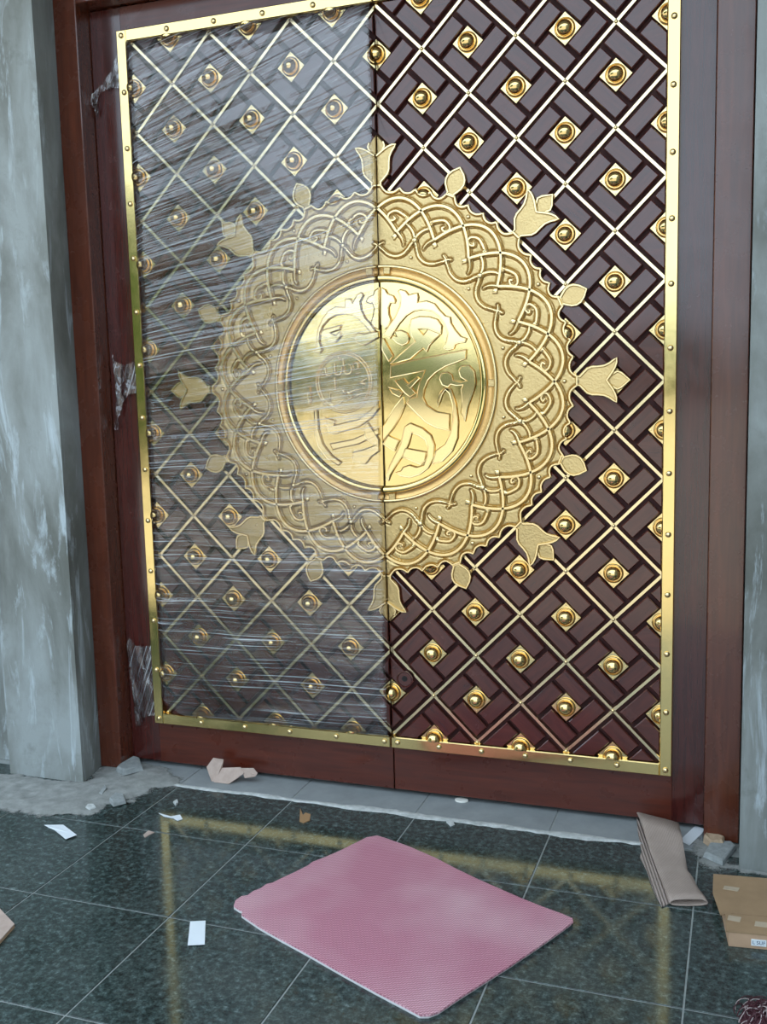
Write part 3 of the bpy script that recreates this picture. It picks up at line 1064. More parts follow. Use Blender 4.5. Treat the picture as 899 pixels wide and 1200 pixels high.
def leaf_door(name, s, label):
    door = empty(name, (0, 0, 0))
    tag(door, label, 'door', kind='structure')
    xs = SEAM + s * 0.002                      # edge at the seam
    xo = 1.148 if s > 0 else -1.195            # outer edge
    xi = 0.997 if s > 0 else -1.015            # inner edge of the brass frame
    xf = 1.039 if s > 0 else -1.057            # its outer edge
    L, Rr = min(xs, xi), max(xs, xi)
    zb, zt = 0.242, 2.920
    fb, ft = 0.198, 2.963
    lo, hi = min(xf, xo), max(xf, xo)
    # joinery
    MB().cbox(lo - 0.002 if s > 0 else lo, hi if s > 0 else hi + 0.002, Y_STILE, 0.06, 0.020, HEAD, 0.002).build('stile', M['stile'], door)
    a0, a1 = min(xs, xf), max(xs, xf)
    MB().cbox(a0, a1, Y_STILE, 0.06, 0.020, fb + 0.004, 0.002).build('bottom_rail', M['rail'], door)
    MB().cbox(a0, a1, Y_STILE, 0.06, ft - 0.004, HEAD, 0.002).build('top_rail', M['rail'], door)
    MB().box(a0, a1, Y_BACK, 0.06, fb, ft).build('back_panel', M['recess'], door)
    # brass frame
    MB().cbox(min(xi, xf), max(xi, xf), Y_FRAME, Y_BACK, fb, ft, 0.003).build('frame_strip', M['frame'], door)
    b0, b1 = min(xs, xi), max(xs, xi)
    MB().cbox(b0, b1, Y_FRAME, Y_BACK, fb, zb, 0.003).build('frame_strip', M['frame'], door)
    MB().cbox(b0, b1, Y_FRAME, Y_BACK, zt, ft, 0.003).build('frame_strip', M['frame'], door)
    xm = 1.018 if s > 0 else -1.034
    for k in range(14):
        link('frame_rivet', frame_rivet_mesh, M['vine'], door, (xm, Y_FRAME, 0.2215 + k * (2.9425 - 0.2215) / 13))
    for k in range(1, 6 if s < 0 else 7):
        x = -1.034 + 0.2008 * k if s < 0 else 0.0235 + 0.1655 * (k - 1)
        for z in (0.2215, 2.9415):
            link('frame_rivet', frame_rivet_mesh, M['vine'], door, (x, Y_FRAME, z))
    # wooden blocks and bosses
    i0, i1 = (0, 6) if s > 0 else (-6, 0)
    for i in range(i0, i1 + 1):
        for j in range(0, 17):
            if (i + j) % 2 == 0:
                continue
            cx, cz = i * A, Z0 + j * A
            for k in range(4):
                al, be = OFF_A, OFF_B
                ox = E1[0] * al + E2[0] * be
                oz = E1[1] * al + E2[1] * be
                for _ in range(k):
                    ox, oz = oz, -ox
                ang = math.radians(45) + k * math.radians(90)
                px, pz = cx + ox, cz + oz
                ca, sa = math.cos(ang), -math.sin(ang)
                poly = [(px + ca * u + -sa * v_ * -1 * -1, pz + sa * u + ca * v_) for u, v_ in
                        ((-BL / 2, -BW / 2), (BL / 2, -BW / 2), (BL / 2, BW / 2), (-BL / 2, BW / 2))]
                if max(math.hypot(q[0], q[1] - CZ) for q in poly) < RM - 0.01:
                    continue
                inside = all(L + 0.001 < q[0] < Rr - 0.001 and zb < q[1] < zt for q in poly)
                if inside:
                    link('wood_block', block_mesh, M['block'], door, (px, Y_BLOCK, pz), ang)
                else:
                    q = clip_poly(poly, L + 0.001, Rr - 0.001, zb + 0.001, zt - 0.001)
                    if len(q) < 3 or area(q) < 1.2e-4:
                        continue
                    gx = sum(t_[0] for t_ in q) / len(q)
                    gz = sum(t_[1] for t_ in q) / len(q)
                    MB().prism([(t_[0] - gx, t_[1] - gz) for t_ in q], 0, 0.025, 0.0032).build('wood_block', M['block'], door, (gx, Y_BLOCK, gz))
            # boss
            rr = math.hypot(cx, cz - CZ)
            if rr < RM - 0.03:
                continue
            clip, key = [], ''
            d = 0.056
            if cx - d < L: clip.append(((L - cx + 0.0006, 0, 0), (-1, 0, 0))); key += 'l%.3f' % (L - cx)
            if cx + d > Rr: clip.append(((Rr - cx - 0.0006, 0, 0), (1, 0, 0))); key += 'r%.3f' % (Rr - cx)
            if cz - d < zb: clip.append(((0, 0, zb - cz + 0.0006), (0, 0, -1))); key += 'b'
            if cz + d > zt: clip.append(((0, 0, zt - cz - 0.0006), (0, 0, 1))); key += 't'
            if rr < RM + 0.06:
                nx, nz = cx / rr, (cz - CZ) / rr
                e = RM + 0.002 - rr
                clip.append(((nx * e, 0, nz * e), (-nx, 0, -nz)))
                key = None
            place_boss(door, cx, cz, 'full' if key == '' else key, clip, (i, j) in ((5, 8), (-5, 8), (0, 13), (0, 3)))
    # lattice strips and the rivets at their crossings
    W = 0.0064
    for dr in (1, -1):
        for c in range(-40, 41, 2):
            # x/A = i, z = j with i - dr*j = c
            pts = []
            ja, jb = -1, 17
            xa, xb = (c + dr * ja) * A, (c + dr * jb) * A
            za, zb_ = Z0 + ja * A, Z0 + jb * A
            nx, nz = -(zb_ - za), (xb - xa)
            ll = math.hypot(nx, nz)
            nx, nz = nx / ll * W, nz / ll * W
            q = clip_poly([(xa - nx, za - nz), (xb - nx, zb_ - nz), (xb + nx, zb_ + nz), (xa + nx, za + nz)], L, Rr, zb, zt)
            if len(q) < 3 or area(q) < 4e-4:
                continue
            y = Y_STRIP if dr < 0 else Y_STRIP + 0.0008
            MB().prism(q, y, Y_BACK, 0.0016).build('lattice_strip', M['strip'], door)
    for i in range(i0, i1 + 1):
        for j in range(0, 17):
            if (i + j) % 2:
                continue
            x, z = i * A, Z0 + j * A
            if math.hypot(x, z - CZ) < RM - 0.01 or not (L + 0.006 < x < Rr - 0.004 and zb + 0.004 < z < zt - 0.004):
                continue
            link('rivet', rivet_mesh, M['vine'], door, (x, Y_STRIP, z))
    dish = medallion(door, s)
    calligraphy(dish, s)
    if s > 0:
        kx, kz = on_door(474.5, 796, Y_BLOCK)
        MB().lathe([(0.0330, 0), (0.0325, 0.003), (0.0290, 0.0036), (0.0270, 0.001), (0.0265, -0.002)], 24).build(
            'lock_collar', M['block'], door, (kx, Y_BLOCK, kz), smooth=40)
        MB().lathe([(0.0262, -0.0005), (0.0258, 0.0006), (0, 0.0006)], 24).build('lock_seat', M['block'], door, (kx, Y_BLOCK - 0.0004, kz), smooth=40)
        MB().lathe([(0.0110, 0), (0.0105, 0.0012), (0, 0.0012)], 20).build('lock_hole', M['hole'], door, (kx - 0.001, Y_BLOCK - 0.001, kz + 0.002), smooth=40)
    return door


leaf_door('door_1', -1, 'left door leaf of dark red wood with brass lattice, wrapped in clear film')
leaf_door('door_2', 1, 'right door leaf of dark red wood with bare brass lattice and gold half medallion')

# ------------------------------------------------------------------ clear film over the left leaf
def film_grid(nx, nz, fx, fz, fy, name, parent=None, uvf=None, keep=None):
    me = bpy.data.meshes.new(name)
    vs, fs, uvs = [], [], []
    for j in range(nz + 1):
        for i in range(nx + 1):
            u, v_ = i / nx, j / nz
            x, z = fx(u, v_), fz(u, v_)
            vs.append((x, fy(x, z, u, v_), z))
            uvs.append(uvf(x, z) if uvf else (x, z))
    for j in range(nz):
        for i in range(nx):
            q = [j * (nx + 1) + i, j * (nx + 1) + i + 1, (j + 1) * (nx + 1) + i + 1, (j + 1) * (nx + 1) + i]
            if keep is None or keep(sum(vs[k][0] for k in q) / 4, sum(vs[k][2] for k in q) / 4):
                fs.append(q)
    me.from_pydata(vs, [], fs)
    lay = me.uv_layers.new(name='UVMap')
    for lp in me.loops:
        lay.data[lp.index].uv = uvs[lp.vertex_index]
    me.polygons.foreach_set('use_smooth', [True] * len(me.polygons))
    return link(name, me, M['film'], parent)


def film_uv(x, z):
    k = 0.02 + 0.30 * max(0.0, min(1.0, (z - 1.1) / 1.5))
    return (x + 0.3 * z * 0, z - k * x + 0.01 * noise.noise((x * 3, z * 3, 0)))


def film_y(x, z, u, v_):
    e = min(1.0, u / 0.045, 0.55 + (1 - u) / 0.02, min(v_, 1 - v_) / 0.02)
    uu, vv = film_uv(x, z)
    wv = noise.noise((uu * 1.1, vv * 6.5, 3.1)) * 0.009 + noise.noise((uu * 1.8, vv * 17, 8.1)) * 0.0042
    return -0.0200 - 0.0325 * math.sqrt(max(e, 0)) + wv * (0.15 + 0.85 * e) - 0.002


film = film_grid(110, 420, lambda u, v_: -1.0135 + 1.0055 * u, lambda u, v_: 0.2435 + 2.675 * v_, film_y, 'stretch_film', None, film_uv,
                 lambda x, z: z > 0.24 + 0.10 * max(0, (-0.90 - x) / 0.12))
tag(film, 'clear crinkled plastic stretch film wrapped over the left door leaf', 'plastic film')


def loose(poly, seed):
    """a torn flap of film hanging off the edge of the brass frame on to the wood"""
    q = [on_door(a, b, 0.002) for a, b in poly]
    bm = bmesh.new()
    f = bm.faces.new([bm.verts.new((x, 0.0, z)) for x, z in q])
    bmesh.ops.triangulate(bm, faces=[f])
    for _ in range(4):
        bmesh.ops.subdivide_edges(bm, edges=[e for e in bm.edges if e.calc_length() > 0.014], cuts=1)
        bmesh.ops.triangulate(bm, faces=[f_ for f_ in bm.faces if len(f_.verts) > 3])
    for v_ in bm.verts:
        n1 = noise.noise((v_.co.x * 34, seed, v_.co.z * 18))
        n2 = noise.noise((v_.co.x * 90, seed + 5, v_.co.z * 60))
        v_.co.y = -0.006 + 0.010 * n1 + 0.005 * n2
        v_.co.y = min(v_.co.y, 0.009)
    me = bpy.data.meshes.new('loose_edge')
    bm.to_mesh(me)
    bm.free()
    lay = me.uv_layers.new(name='UVMap')
    for lp in me.loops:
        c = me.vertices[lp.vertex_index].co
        lay.data[lp.index].uv = (c.z * 0.8 + c.x * 0.6, c.x * 0.9 - c.z * 0.35 + 0.3 * c.y + seed)
    me.polygons.foreach_set('use_smooth', [True] * len(me.polygons))
    return link('loose_edge', me, M['film'], film)


loose([(139, 62), (131, 84), (120, 100), (109, 112), (107, 118), (112, 128), (113, 137), (117, 132), (114, 122), (118, 110), (128, 104), (142, 104), (146, 80)], 1.7)
loose([(159, 424), (146, 428), (137, 424), (132, 412), (133, 424), (139, 440), (140, 455), (137, 470), (139, 482), (134, 496), (137, 504), (140, 503), (141, 490),
       (145, 472), (152, 462), (162, 460), (161, 440)], 4.1)
loose([(178, 756), (168, 757), (160, 756), (152, 746), (150, 753), (153, 775), (155, 800), (160, 822), (164, 842), (160, 850), (166, 850), (169, 840), (176, 838), (182, 838),
       (180, 800)], 6.3)

# ------------------------------------------------------------------ things on the floor
# pink mat
out_px = [(276, 1055), (283, 1050), (290, 1049), (297, 1044), (305, 1041), (312, 1036), (320, 1034), (330, 1029), (345, 1022), (361, 1014), (366, 1010), (384, 1003),
          (400, 996), (416, 988), (430, 981), (442, 979), (452, 982), (480, 992), (510, 1005), (535, 1018), (560, 1030), (585, 1041), (610, 1052), (635, 1062), (660, 1071),
          (671, 1076), (672, 1080), (660, 1089), (630, 1110), (600, 1130), (570, 1149), (540, 1168), (515, 1185), (504, 1189), (493, 1189), (480, 1182), (440, 1161), (400, 1139),
          (365, 1119), (330, 1100), (305, 1086), (283, 1071), (285, 1067), (280, 1065), (274, 1061)]


def slab(name, poly, z0, z1, mat, parent, lift=0.0):
    mb = MB().zprism(poly, z0, z1)
    return mb.build(name, mat, parent)


mt_ = empty('foam_mat', (*on_floor(475, 1085), 0))
ox, oy = mt_.location.x, mt_.location.y
top = [on_floor(a, b, 0.012) for a, b in out_px]
cxm = sum(q[0] for q in top) / len(top)
cym = sum(q[1] for q in top) / len(top)
slab('backing', [((q[0] - cxm) * 0.994 + cxm - ox - 0.002, (q[1] - cym) * 0.994 + cym - oy - 0.002) for q in top], 0.0005, 0.0065, M['foam_white'], mt_)
slab('woven_top', [(q[0] - ox, q[1] - oy) for q in top], 0.0065, 0.012, M['pink'], mt_)
tag(mt_, 'pink textured foam mat lying on the dark floor tiles', 'mat')


# folded corrugated card by the right jamb: a flattened sleeve bent over the threshold
def sleeve(name, stations, mat, parent, thick=0.006):
    mb = MB()
    n = 20
    uvs = []
    for k, (l, r, zb_, h) in enumerate(stations):
        l, r = Vector(l), Vector(r)
        for i in range(n):
            a = 2 * math.pi * i / n
            ca, sa = math.cos(a), math.sin(a)
            sq = abs(ca) ** 0.35 * (1 if ca > 0 else -1)
            t = 0.5 + 0.5 * sq
            q = l.lerp(r, t)
            wob = 0.0025 * noise.noise((k * 0.9, i * 0.8, 2.2))
            mb.v.append((q.x, q.y, max(0.001, zb_ + l.z * (1 - t) + r.z * t + h * 0.5 + h * 0.5 * sa * (1 - 0.25 * abs(sq) ** 6) + wob)))
            uvs.append((t, k / (len(stations) - 1)))
    for k in range(len(stations) - 1):
        for i in range(n):
            j = (i + 1) % n
            mb.f.append([k * n + i, k * n + j, (k + 1) * n + j, (k + 1) * n + i])
    me = mb.mesh(name, 50)
    lay = me.uv_layers.new(name='UVMap')
    for lp in me.loops:
        lay.data[lp.index].uv = uvs[lp.vertex_index] if lp.vertex_index < len(uvs) else (0, 0)
    o = link(name, me, mat, parent)
    md = o.modifiers.new('sheet', 'SOLIDIFY')
    md.thickness = 0.0028
    md.offset = -1
    return o


card = empty('folded_cardboard', (*on_floor(795, 1020), 0))
cl = card.location


def fp(px, py, z, zr=None):
    x, y = on_floor(px, py, z)
    return (x - cl.x, y - cl.y, 0.0)


stn = []
for (lx, ly), (rx, ry), zz, hh in [((746, 954), (796, 967), 0.055, 0.010), ((752, 966), (800, 985), 0.040, 0.012), ((757, 985), (802, 1000), 0.024, 0.014),
                                   ((762, 1002), (804, 1012), 0.012, 0.018), ((768, 1018), (806, 1024), 0.004, 0.022), ((771, 1026), (812, 1032), 0.001, 0.020),
                                   ((776, 1038), (818, 1044), 0.001, 0.020), ((781, 1052), (825, 1054), 0.001, 0.022), ((785, 1062), (830, 1062), 0.001, 0.024)]:
    stn.append((fp(lx, ly, zz), fp(rx, ry, zz), zz, hh))
sleeve('card_sleeve', stn, M['card'], card)
# torn flap along its left side with the corrugation showing
fl_px = [(746, 955), (760, 962), (766, 984), (770, 1004), (776, 1018), (784, 1040), (790, 1054), (780, 1058), (776, 1060), (770, 1050), (764, 1036), (758, 1018), (750, 1002), (752, 996), (748, 975)]
q = [on_floor(a, b, 0.01) for a, b in fl_px]
MB().zprism([(x - cl.x, y - cl.y) for x, y in q], 0.001, 0.0045).build('torn_flap', M['card_ridged'], card)
tag(card, 'crumpled grey brown corrugated cardboard folded beside the right jamb', 'cardboard')

# flat carton at the right edge
bx = empty('flat_carton', (*on_floor(870, 1065), 0))
bl = bx.location
H = 0.045
c0, c1 = on_floor(836, 1024, H), on_floor(849, 1091, H)
c0, c1 = Vector(c0), Vector(c1)
dv = (c1 - c0)
nrm_ = Vector((-dv.y, dv.x)).normalized()
if nrm_.x < 0: nrm_ = -nrm_
WD = 0.20
Lq = [c0, c0 + nrm_ * 0.165, c1 + nrm_ * (WD + 0.03), c1]


def loc2(v_): return (v_.x - bl.x, v_.y - bl.y)


fr = c1 - dv.normalized() * 0.006
MB().zprism([loc2(c0 + nrm_ * 0.008), loc2(c0 + nrm_ * 0.160), loc2(c1 + nrm_ * (WD - 0.02)), loc2(c1 + nrm_ * 0.012)], 0.001, H - 0.004).build('tray', M['box_front'], bx)
mid = c0 + dv * 0.70
MB().zprism([loc2(c0), loc2(c0 + nrm_ * 0.162), loc2(mid + nrm_ * 0.178), loc2(mid + nrm_ * 0.03), loc2(mid - nrm_ * 0.002 + dv * 0.03), loc2(c0 + dv * 0.35 - nrm_ * 0.012)],
            H - 0.004, H).build('lid_flap', M['box'], bx)
MB().zprism([loc2(mid + nrm_ * 0.012 + dv * 0.01), loc2(mid + nrm_ * 0.182 + dv * 0.01), loc2(c1 + nrm_ * WD), loc2(c1 + nrm_ * 0.004)],
            H - 0.0035, H + 0.001).build('front_flap', M['box'], bx)
for t0, t1, a0, a1 in ((0.22, 0.30, 0.02, 0.07), (0.74, 0.84, 0.014, 0.055), (0.80, 0.90, 0.085, 0.17)):
    q = [c0 + dv * t0 + nrm_ * (a0 + 0.006), c0 + dv * (t0 + 0.015) + nrm_ * a1, c0 + dv * t1 + nrm_ * (a1 - 0.008), c0 + dv * (t1 - 0.02) + nrm_ * a0]
    MB().zprism([loc2(v_) for v_ in q], H, H + 0.0016).build('tape_scar', M['box_worn'], bx)
# printed label on the front face of the tray
d_ = dv.normalized()
f0 = c1 + nrm_ * 0.072
lab = empty('sticker', (0, 0, 0))
lab.parent = bx
lm = MB()
for t_, zz in ((0, 0.013), (0.038, 0.013), (0.038, 0.031), (0, 0.031)):
    pass
e_ = 0.0016
fa, fbq = f0 + d_ * 0.000, f0 + nrm_ * 0.040
lm.v = [(*loc2(fa), 0.010), (*loc2(fbq), 0.010), (*loc2(fbq), 0.029), (*loc2(fa), 0.029)]
lm.v += [(x + d_.x * e_, y + d_.y * e_, z) for x, y, z in lm.v]
lm.f = [[0, 1, 2, 3], [4, 5, 6, 7], [0, 1, 5, 4], [1, 2, 6, 5], [2, 3, 7, 6], [3, 0, 4, 7]]
bpy.data.objects.remove(lab)
stick = lm.build('sticker', M['label'], bx)
cu = bpy.data.curves.new('print', 'FONT')
cu.body = 'L SUF'
cu.size = 0.0145
cu.align_x = 'CENTER'
cu.align_y = 'CENTER'
cu.extrude = 0.0001
fo = bpy.data.objects.new('print', cu)
pm = bpy.data.meshes.new_from_object(fo)
bpy.data.objects.remove(fo)
pm.materials.clear()
tx = link('print', pm, M['print'], stick)
cc = (fa + fbq) / 2 + d_ * (e_ + 0.0003)
ux = Vector((nrm_.x, nrm_.y, 0))
uz = Vector((0, 0, 1))
un = ux.cross(uz)
mm = Matrix((ux, uz, un)).transposed().to_4x4()
mm.translation = (*loc2(cc), 0.0195)
tx.matrix_local = mm
tag(bx, 'flattened brown carton with a small white sticker at the right edge', 'carton')


# scraps, chips and rubble
def scrap(name, px, z, th, mat, label, cat, group=None, curl=0.0):
    q = [on_floor(a, b, z) for a, b in px]
    gx = sum(t_[0] for t_ in q) / len(q)
    gy = sum(t_[1] for t_ in q) / len(q)
    o = MB().zprism([(x - gx, y - gy) for x, y in q], 0, th).build(name, mat, None, (gx, gy, z))
    if curl:
        for v_ in o.data.vertices:
            v_.co.z += curl * (v_.co.x ** 2 + v_.co.y ** 2) / 0.002
    return tag(o, label, cat, group)


scrap('paper_slip', [(223, 1081), (241, 1080), (240, 1108), (220, 1109)], 0.0008, 0.0012, M['paper'], 'small white paper slip on the granite left of the pink mat', 'paper', curl=0.001)
scrap('paper_tag', [(52, 968), (74, 967), (90, 980), (77, 985), (64, 973), (56, 970)], 0.0008, 0.0012, M['paper'], 'torn white paper tag near the left pier', 'paper', curl=0.001)
scrap('paper_shred', [(186, 953), (200, 957), (211, 955), (214, 960), (208, 962), (203, 959), (192, 957)], 0.0008, 0.0015, M['paper'], 'thin grey white plastic shred below the left jamb', 'shred')
scrap('paper_scrap', [(797, 985), (815, 968), (826, 972), (822, 978), (808, 991)], 0.002, 0.002, M['paper'], 'white paper scrap tucked between cardboard and right jamb', 'paper')
scrap('brown_leaf', [(352, 948), (355, 956), (358, 953), (364, 955), (363, 962), (356, 965), (351, 963)], 0.001, 0.003, M['leaf'], 'small brown torn card bit above the pink mat', 'card bit')
scrap('tan_chip', [(168, 979), (174, 974), (181, 976), (175, 979), (170, 982)], 0.001, 0.003, M['tape'], 'tiny tan chip on a grout line left of the mat', 'chip')
# white disc laid in for the bright spot at the foot of the door
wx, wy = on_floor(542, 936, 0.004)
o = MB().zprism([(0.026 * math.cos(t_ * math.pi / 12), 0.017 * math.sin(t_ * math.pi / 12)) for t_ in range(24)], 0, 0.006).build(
    'white_spot', M['white'], None, (wx, wy - 0.012, 0.0005))
tag(o, 'small white oval disc laid in for the bright spot at the foot of the right leaf', 'cap')

# peeled carton strip leaning on the left leaf
ct = empty('carton_strip', (*on_floor(262, 912), 0))
tl = ct.location


def panel(name, px, mat, th=0.004):
    """a flat facet through points given as (pixel x, pixel y, y-depth)"""
    mb = MB()
    pts = []
    for a, b, yy in px:
        x, z = on_door(a, b, yy)
        pts.append(Vector((x - tl.x, yy - tl.y, max(z, 0.002))))
    nn = (pts[1] - pts[0]).cross(pts[2] - pts[0]).normalized()
    if nn.y > 0: nn = -nn
    k = len(pts)
    mb.v = [tuple(p_) for p_ in pts] + [tuple(p_ - nn * th) for p_ in pts]
    mb.f = [list(range(k)), [k + i for i in range(k)][::-1]] + [[i, (i + 1) % k, k + (i + 1) % k, k + i] for i in range(k)]
    return mb.build(name, mat, ct)


panel('upright_flap', [(242, 899, -0.06), (250, 888, -0.045), (262, 890, -0.045), (260, 900, -0.05), (252, 918, -0.085), (248, 919, -0.085)], M['tape'])
panel('fold', [(253, 900, -0.05), (282, 899, -0.04), (286, 906, -0.055), (268, 919, -0.09), (251, 919, -0.09)], M['tape'])
panel('end_flap', [(282, 900, -0.045), (297, 900, -0.035), (302, 906, -0.040), (299, 910, -0.055), (287, 912, -0.06)], M['tape'])
tag(ct, 'pale peeled carton strip folded against the foot of the left leaf', 'carton strip')


def rock(name, px, h, mat, label, cat='concrete chunk', seed=0, group=None, base=0.0):
    q = [on_floor(a, b, 0.0) for a, b in px]
    gx = sum(t_[0] for t_ in q) / len(q)
    gy = sum(t_[1] for t_ in q) / len(q)
    rnd = random.Random(seed)
    mb = MB()
    k = len(q)
    for lev, sc_ in ((0.001, 1.0), (h * 0.8, 0.94), (h, 0.82)):
        for x, y in q:
            mb.v.append(((x - gx) * sc_, (y - gy) * sc_, lev + (rnd.uniform(-.12, .12) * h if lev > 0.002 else 0)))
    for r in range(2):
        for i in range(k):
            j = (i + 1) % k
            mb.f.append([r * k + i, r * k + j, (r + 1) * k + j, (r + 1) * k + i])
    mb.f += [list(range(k))[::-1], [2 * k + i for i in range(k)]]
    return tag(mb.build(name, mat, None, (gx, gy, base)), label, cat, group)


rock('concrete_wedge', [(136, 907), (145, 912), (168, 906), (164, 894), (158, 893), (140, 903)], 0.022, M['rock'], 'grey concrete wedge at the foot of the left jamb', seed=1, base=0.010)
rock('concrete_chunk', [(128, 941), (133, 947), (148, 943), (146, 935), (136, 933)], 0.016, M['rock'], 'flat grey concrete chunk on the dust by the left jamb', seed=2, base=0.004)
rock('mortar_crumb', [(100, 948), (106, 951), (113, 948), (110, 944), (103, 944)], 0.010, M['mortar'], 'small pale mortar crumb in front of the left pier', 'mortar crumb', seed=3)
rock('mortar_splinter', [(116, 932), (120, 934), (126, 926), (123, 922)], 0.012, M['rock'], 'narrow grey mortar splinter in the dust by the left pier', 'mortar splinter', seed=4)
rock('mortar_pebble', [(203, 941), (206, 945), (209, 942), (208, 938)], 0.008, M['mortar'], 'tiny white mortar pebble on granite near the left jamb', 'pebble', seed=5)
rock('mortar_flake', [(523, 964), (528, 969), (533, 967), (531, 962)], 0.006, M['mortar'], 'tiny white mortar flake below the threshold edge', 'flake', seed=6)
rock('support_block', [(824, 1006), (847, 1016), (863, 996), (857, 990), (833, 990)], 0.018, M['rock'], 'flat grey concrete block under the right jamb', seed=7, base=0.003)
rock('splintered_wood', [(824, 988), (832, 994), (848, 995), (850, 989), (838, 985), (827, 983)], 0.030, M['splinter'], 'pale splintered wood packing under the right jamb', 'wood splinter', seed=8)


def dust(name, px, label, hmax, seed, cat='cement dust'):
    """a thin heap of spilt cement: height field over an outline on the floor"""
    poly = [Vector(on_floor(a, b)) for a, b in px]
    x0, x1 = min(q_.x for q_ in poly), max(q_.x for q_ in poly)
    y0, y1 = min(q_.y for q_ in poly), max(q_.y for q_ in poly)
    st = 0.012

    def sd(pt):
        ins, best = False, 9.0
        for i in range(len(poly)):
            a, b = poly[i - 1], poly[i]
            if (a.y > pt.y) != (b.y > pt.y) and pt.x < (b.x - a.x) * (pt.y - a.y) / (b.y - a.y) + a.x:
                ins = not ins
            ab = b - a
            t = max(0, min(1, (pt - a).dot(ab) / ab.length_squared))
            best = min(best, (pt - a - ab * t).length)
        return best if ins else -best
    x0, x1, y0, y1 = x0 - 0.12, x1 + 0.12, y0 - 0.12, y1 + 0.12
    nx, ny = int((x1 - x0) / st) + 2, int((y1 - y0) / st) + 2
    idx, mb, cov = {}, MB(), []
    for j in range(ny):
        for i in range(nx):
            pt = Vector((x0 + i * st, y0 + j * st))
            d = sd(pt) + 0.05 * noise.noise((pt.x * 11, pt.y * 11, seed)) + 0.025 * noise.noise((pt.x * 30, pt.y * 30, seed))
            if d > -0.065:
                z = max(0.0, min(1, d / 0.10)) * hmax * (0.7 + 0.5 * noise.noise((pt.x * 20, pt.y * 20, seed + 3)))
                z = max(z + 0.0008 * noise.noise((pt.x * 70, pt.y * 70, seed)), 0.0) + 0.0005
                idx[i, j] = len(mb.v)
                mb.v.append((pt.x, pt.y, z))
                cov.append(max(0.0, min(1.0, (d + 0.055) / 0.10)))
    for j in range(ny - 1):
        for i in range(nx - 1):
            k = [(i, j), (i + 1, j), (i + 1, j + 1), (i, j + 1)]
            if all(q_ in idx for q_ in k):
                mb.f.append([idx[q_] for q_ in k])
    me = bpy.data.meshes.new(name)
    me.from_pydata(mb.v, [], mb.f)
    at = me.attributes.new('cover', 'FLOAT', 'POINT')
    at.data.foreach_set('value', cov)
    me.polygons.foreach_set('use_smooth', [True] * len(me.polygons))
    return tag(link(name, me, M['dust']), label, cat, kind='stuff')


dust('cement_dust', [(-40, 900), (10, 905), (100, 914), (116, 897), (150, 890), (190, 897), (216, 910), (212, 922), (180, 930), (160, 936), (130, 945), (105, 956), (60, 958),
                     (20, 955), (-40, 950)], 'spilt grey cement dust around the left pier and jamb', 0.012, 2.0)
dust('cement_spill', [(814, 980), (826, 984), (862, 988), (866, 1012), (940, 1026), (940, 1032), (880, 1026), (856, 1022), (838, 1026), (824, 1014), (814, 996)],
     'spilt grey cement dust between right jamb, wall and carton', 0.004, 5.0)

# carton corner at the left edge
q = [on_floor(a, b, 0.012) for a, b in ((-30, 1042), (0, 1065), (17, 1083), (0, 1102), (-30, 1130))]
gx, gy = sum(t_[0] for t_ in q) / 5, sum(t_[1] for t_ in q) / 5
pk = empty('board_offcut', (gx, gy, 0))
MB().zprism([(x - gx, y - gy) for x, y in q], 0.001, 0.010).build('core', M['box_front'], pk)
MB().zprism([(x - gx, y - gy) for x, y in q], 0.010, 0.013).build('face', M['tape'], pk)
tag(pk, 'corner of a pale board offcut at the left edge of the floor', 'board')

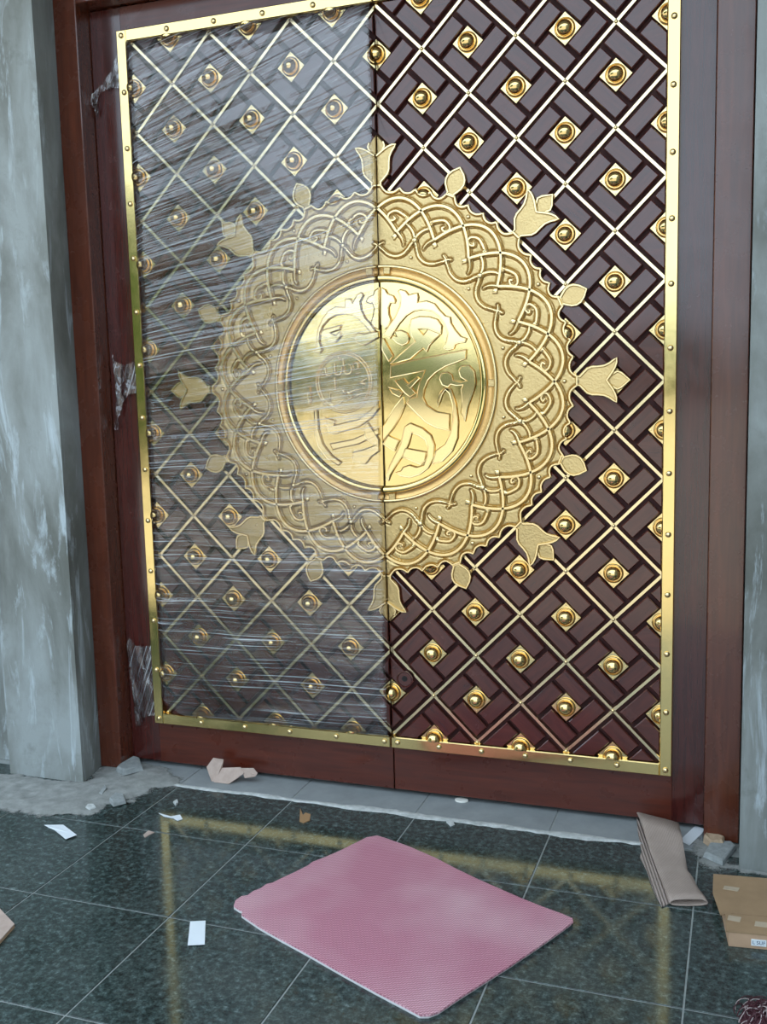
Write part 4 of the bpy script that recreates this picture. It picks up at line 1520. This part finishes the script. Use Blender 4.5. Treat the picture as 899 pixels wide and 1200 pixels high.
# bundle of maroon threads at the lower right corner
tb = empty('thread_bundle', (*on_floor(893, 1190), 0))
rnd = random.Random(3)
bl_ = tb.location
mbA, mbB = MB(), MB()
for k in range(110):
    cx, cy = rnd.uniform(-0.045, 0.10), rnd.uniform(-0.09, 0.02)
    a = rnd.uniform(0, math.pi)
    r = rnd.uniform(0.015, 0.05)
    pts = []
    for i in range(9):
        t_ = i / 8
        aa = a + (t_ - 0.5) * rnd.uniform(1.6, 3.2)
        x = cx + r * math.cos(aa)
        y = cy + r * math.sin(aa)
        dd = max(0.0, 1 - ((x - 0.03) / 0.10) ** 2 - ((y + 0.035) / 0.075) ** 2)
        pts.append((x, y, 0.003 + 0.045 * dd * rnd.uniform(0.55, 1.0) + 0.01 * math.sin(math.pi * t_)))
    pts = [tuple(v_) for v_ in catmull(pts, 3)]
    (mbB if k % 5 == 0 else mbA).tube(pts, 0.0014 if k % 5 else 0.0011, 5)
core = MB()
for i in range(7):
    for j in range(16):
        u, a = i / 6 * math.pi / 2, 2 * math.pi * j / 16
        core.v.append((0.03 + 0.085 * math.cos(u) * math.cos(a), -0.035 + 0.06 * math.cos(u) * math.sin(a), 0.002 + 0.034 * math.sin(u)))
for i in range(6):
    for j in range(16):
        k2 = (j + 1) % 16
        core.f.append([i * 16 + j, i * 16 + k2, (i + 1) * 16 + k2, (i + 1) * 16 + j])
core.build('heap', M['thread'], tb, smooth=60)
mbA.build('dark_threads', M['thread'], tb, smooth=60)
mbB.build('pale_threads', M['thread2'], tb, smooth=60)
tag(tb, 'tangled bundle of maroon threads in the lower right corner', 'thread bundle')

# trees across the yard, behind the viewer
rnd = random.Random(11)
mb = MB()
spots = [(-60 + k * 2.7 + rnd.uniform(-1, 1), -62 + rnd.uniform(-5, 5), rnd.uniform(3.4, 5.0), rnd.uniform(1.7, 2.7)) for k in range(46)]
spots += [(-9.4 - k * 0.85 + rnd.uniform(-.3, .3), -17.0 + k * 0.45 + rnd.uniform(-1, 1), rnd.uniform(4.6, 7.2), rnd.uniform(1.1, 1.8)) for k in range(18)]
for x, y, hh, rr in spots:
    n0 = len(mb.v)
    for i in range(7):
        for j in range(10):
            u, a = -math.pi / 2 + math.pi * i / 6, 2 * math.pi * j / 10
            g = 1 + 0.35 * rnd.uniform(-1, 1)
            mb.v.append((x + rr * g * math.cos(u) * math.cos(a), y + rr * g * math.cos(u) * math.sin(a), hh / 2 - 0.2 + hh * 0.55 * math.sin(u) * (0.8 + 0.2 * g)))
    for i in range(6):
        for j in range(10):
            k2 = (j + 1) % 10
            mb.f.append([n0 + i * 10 + j, n0 + i * 10 + k2, n0 + (i + 1) * 10 + k2, n0 + (i + 1) * 10 + j])
tag(mb.build('distant_trees', M['foliage'], None, smooth=180), 'line of green trees across the yard behind the viewer', 'trees', kind='stuff')
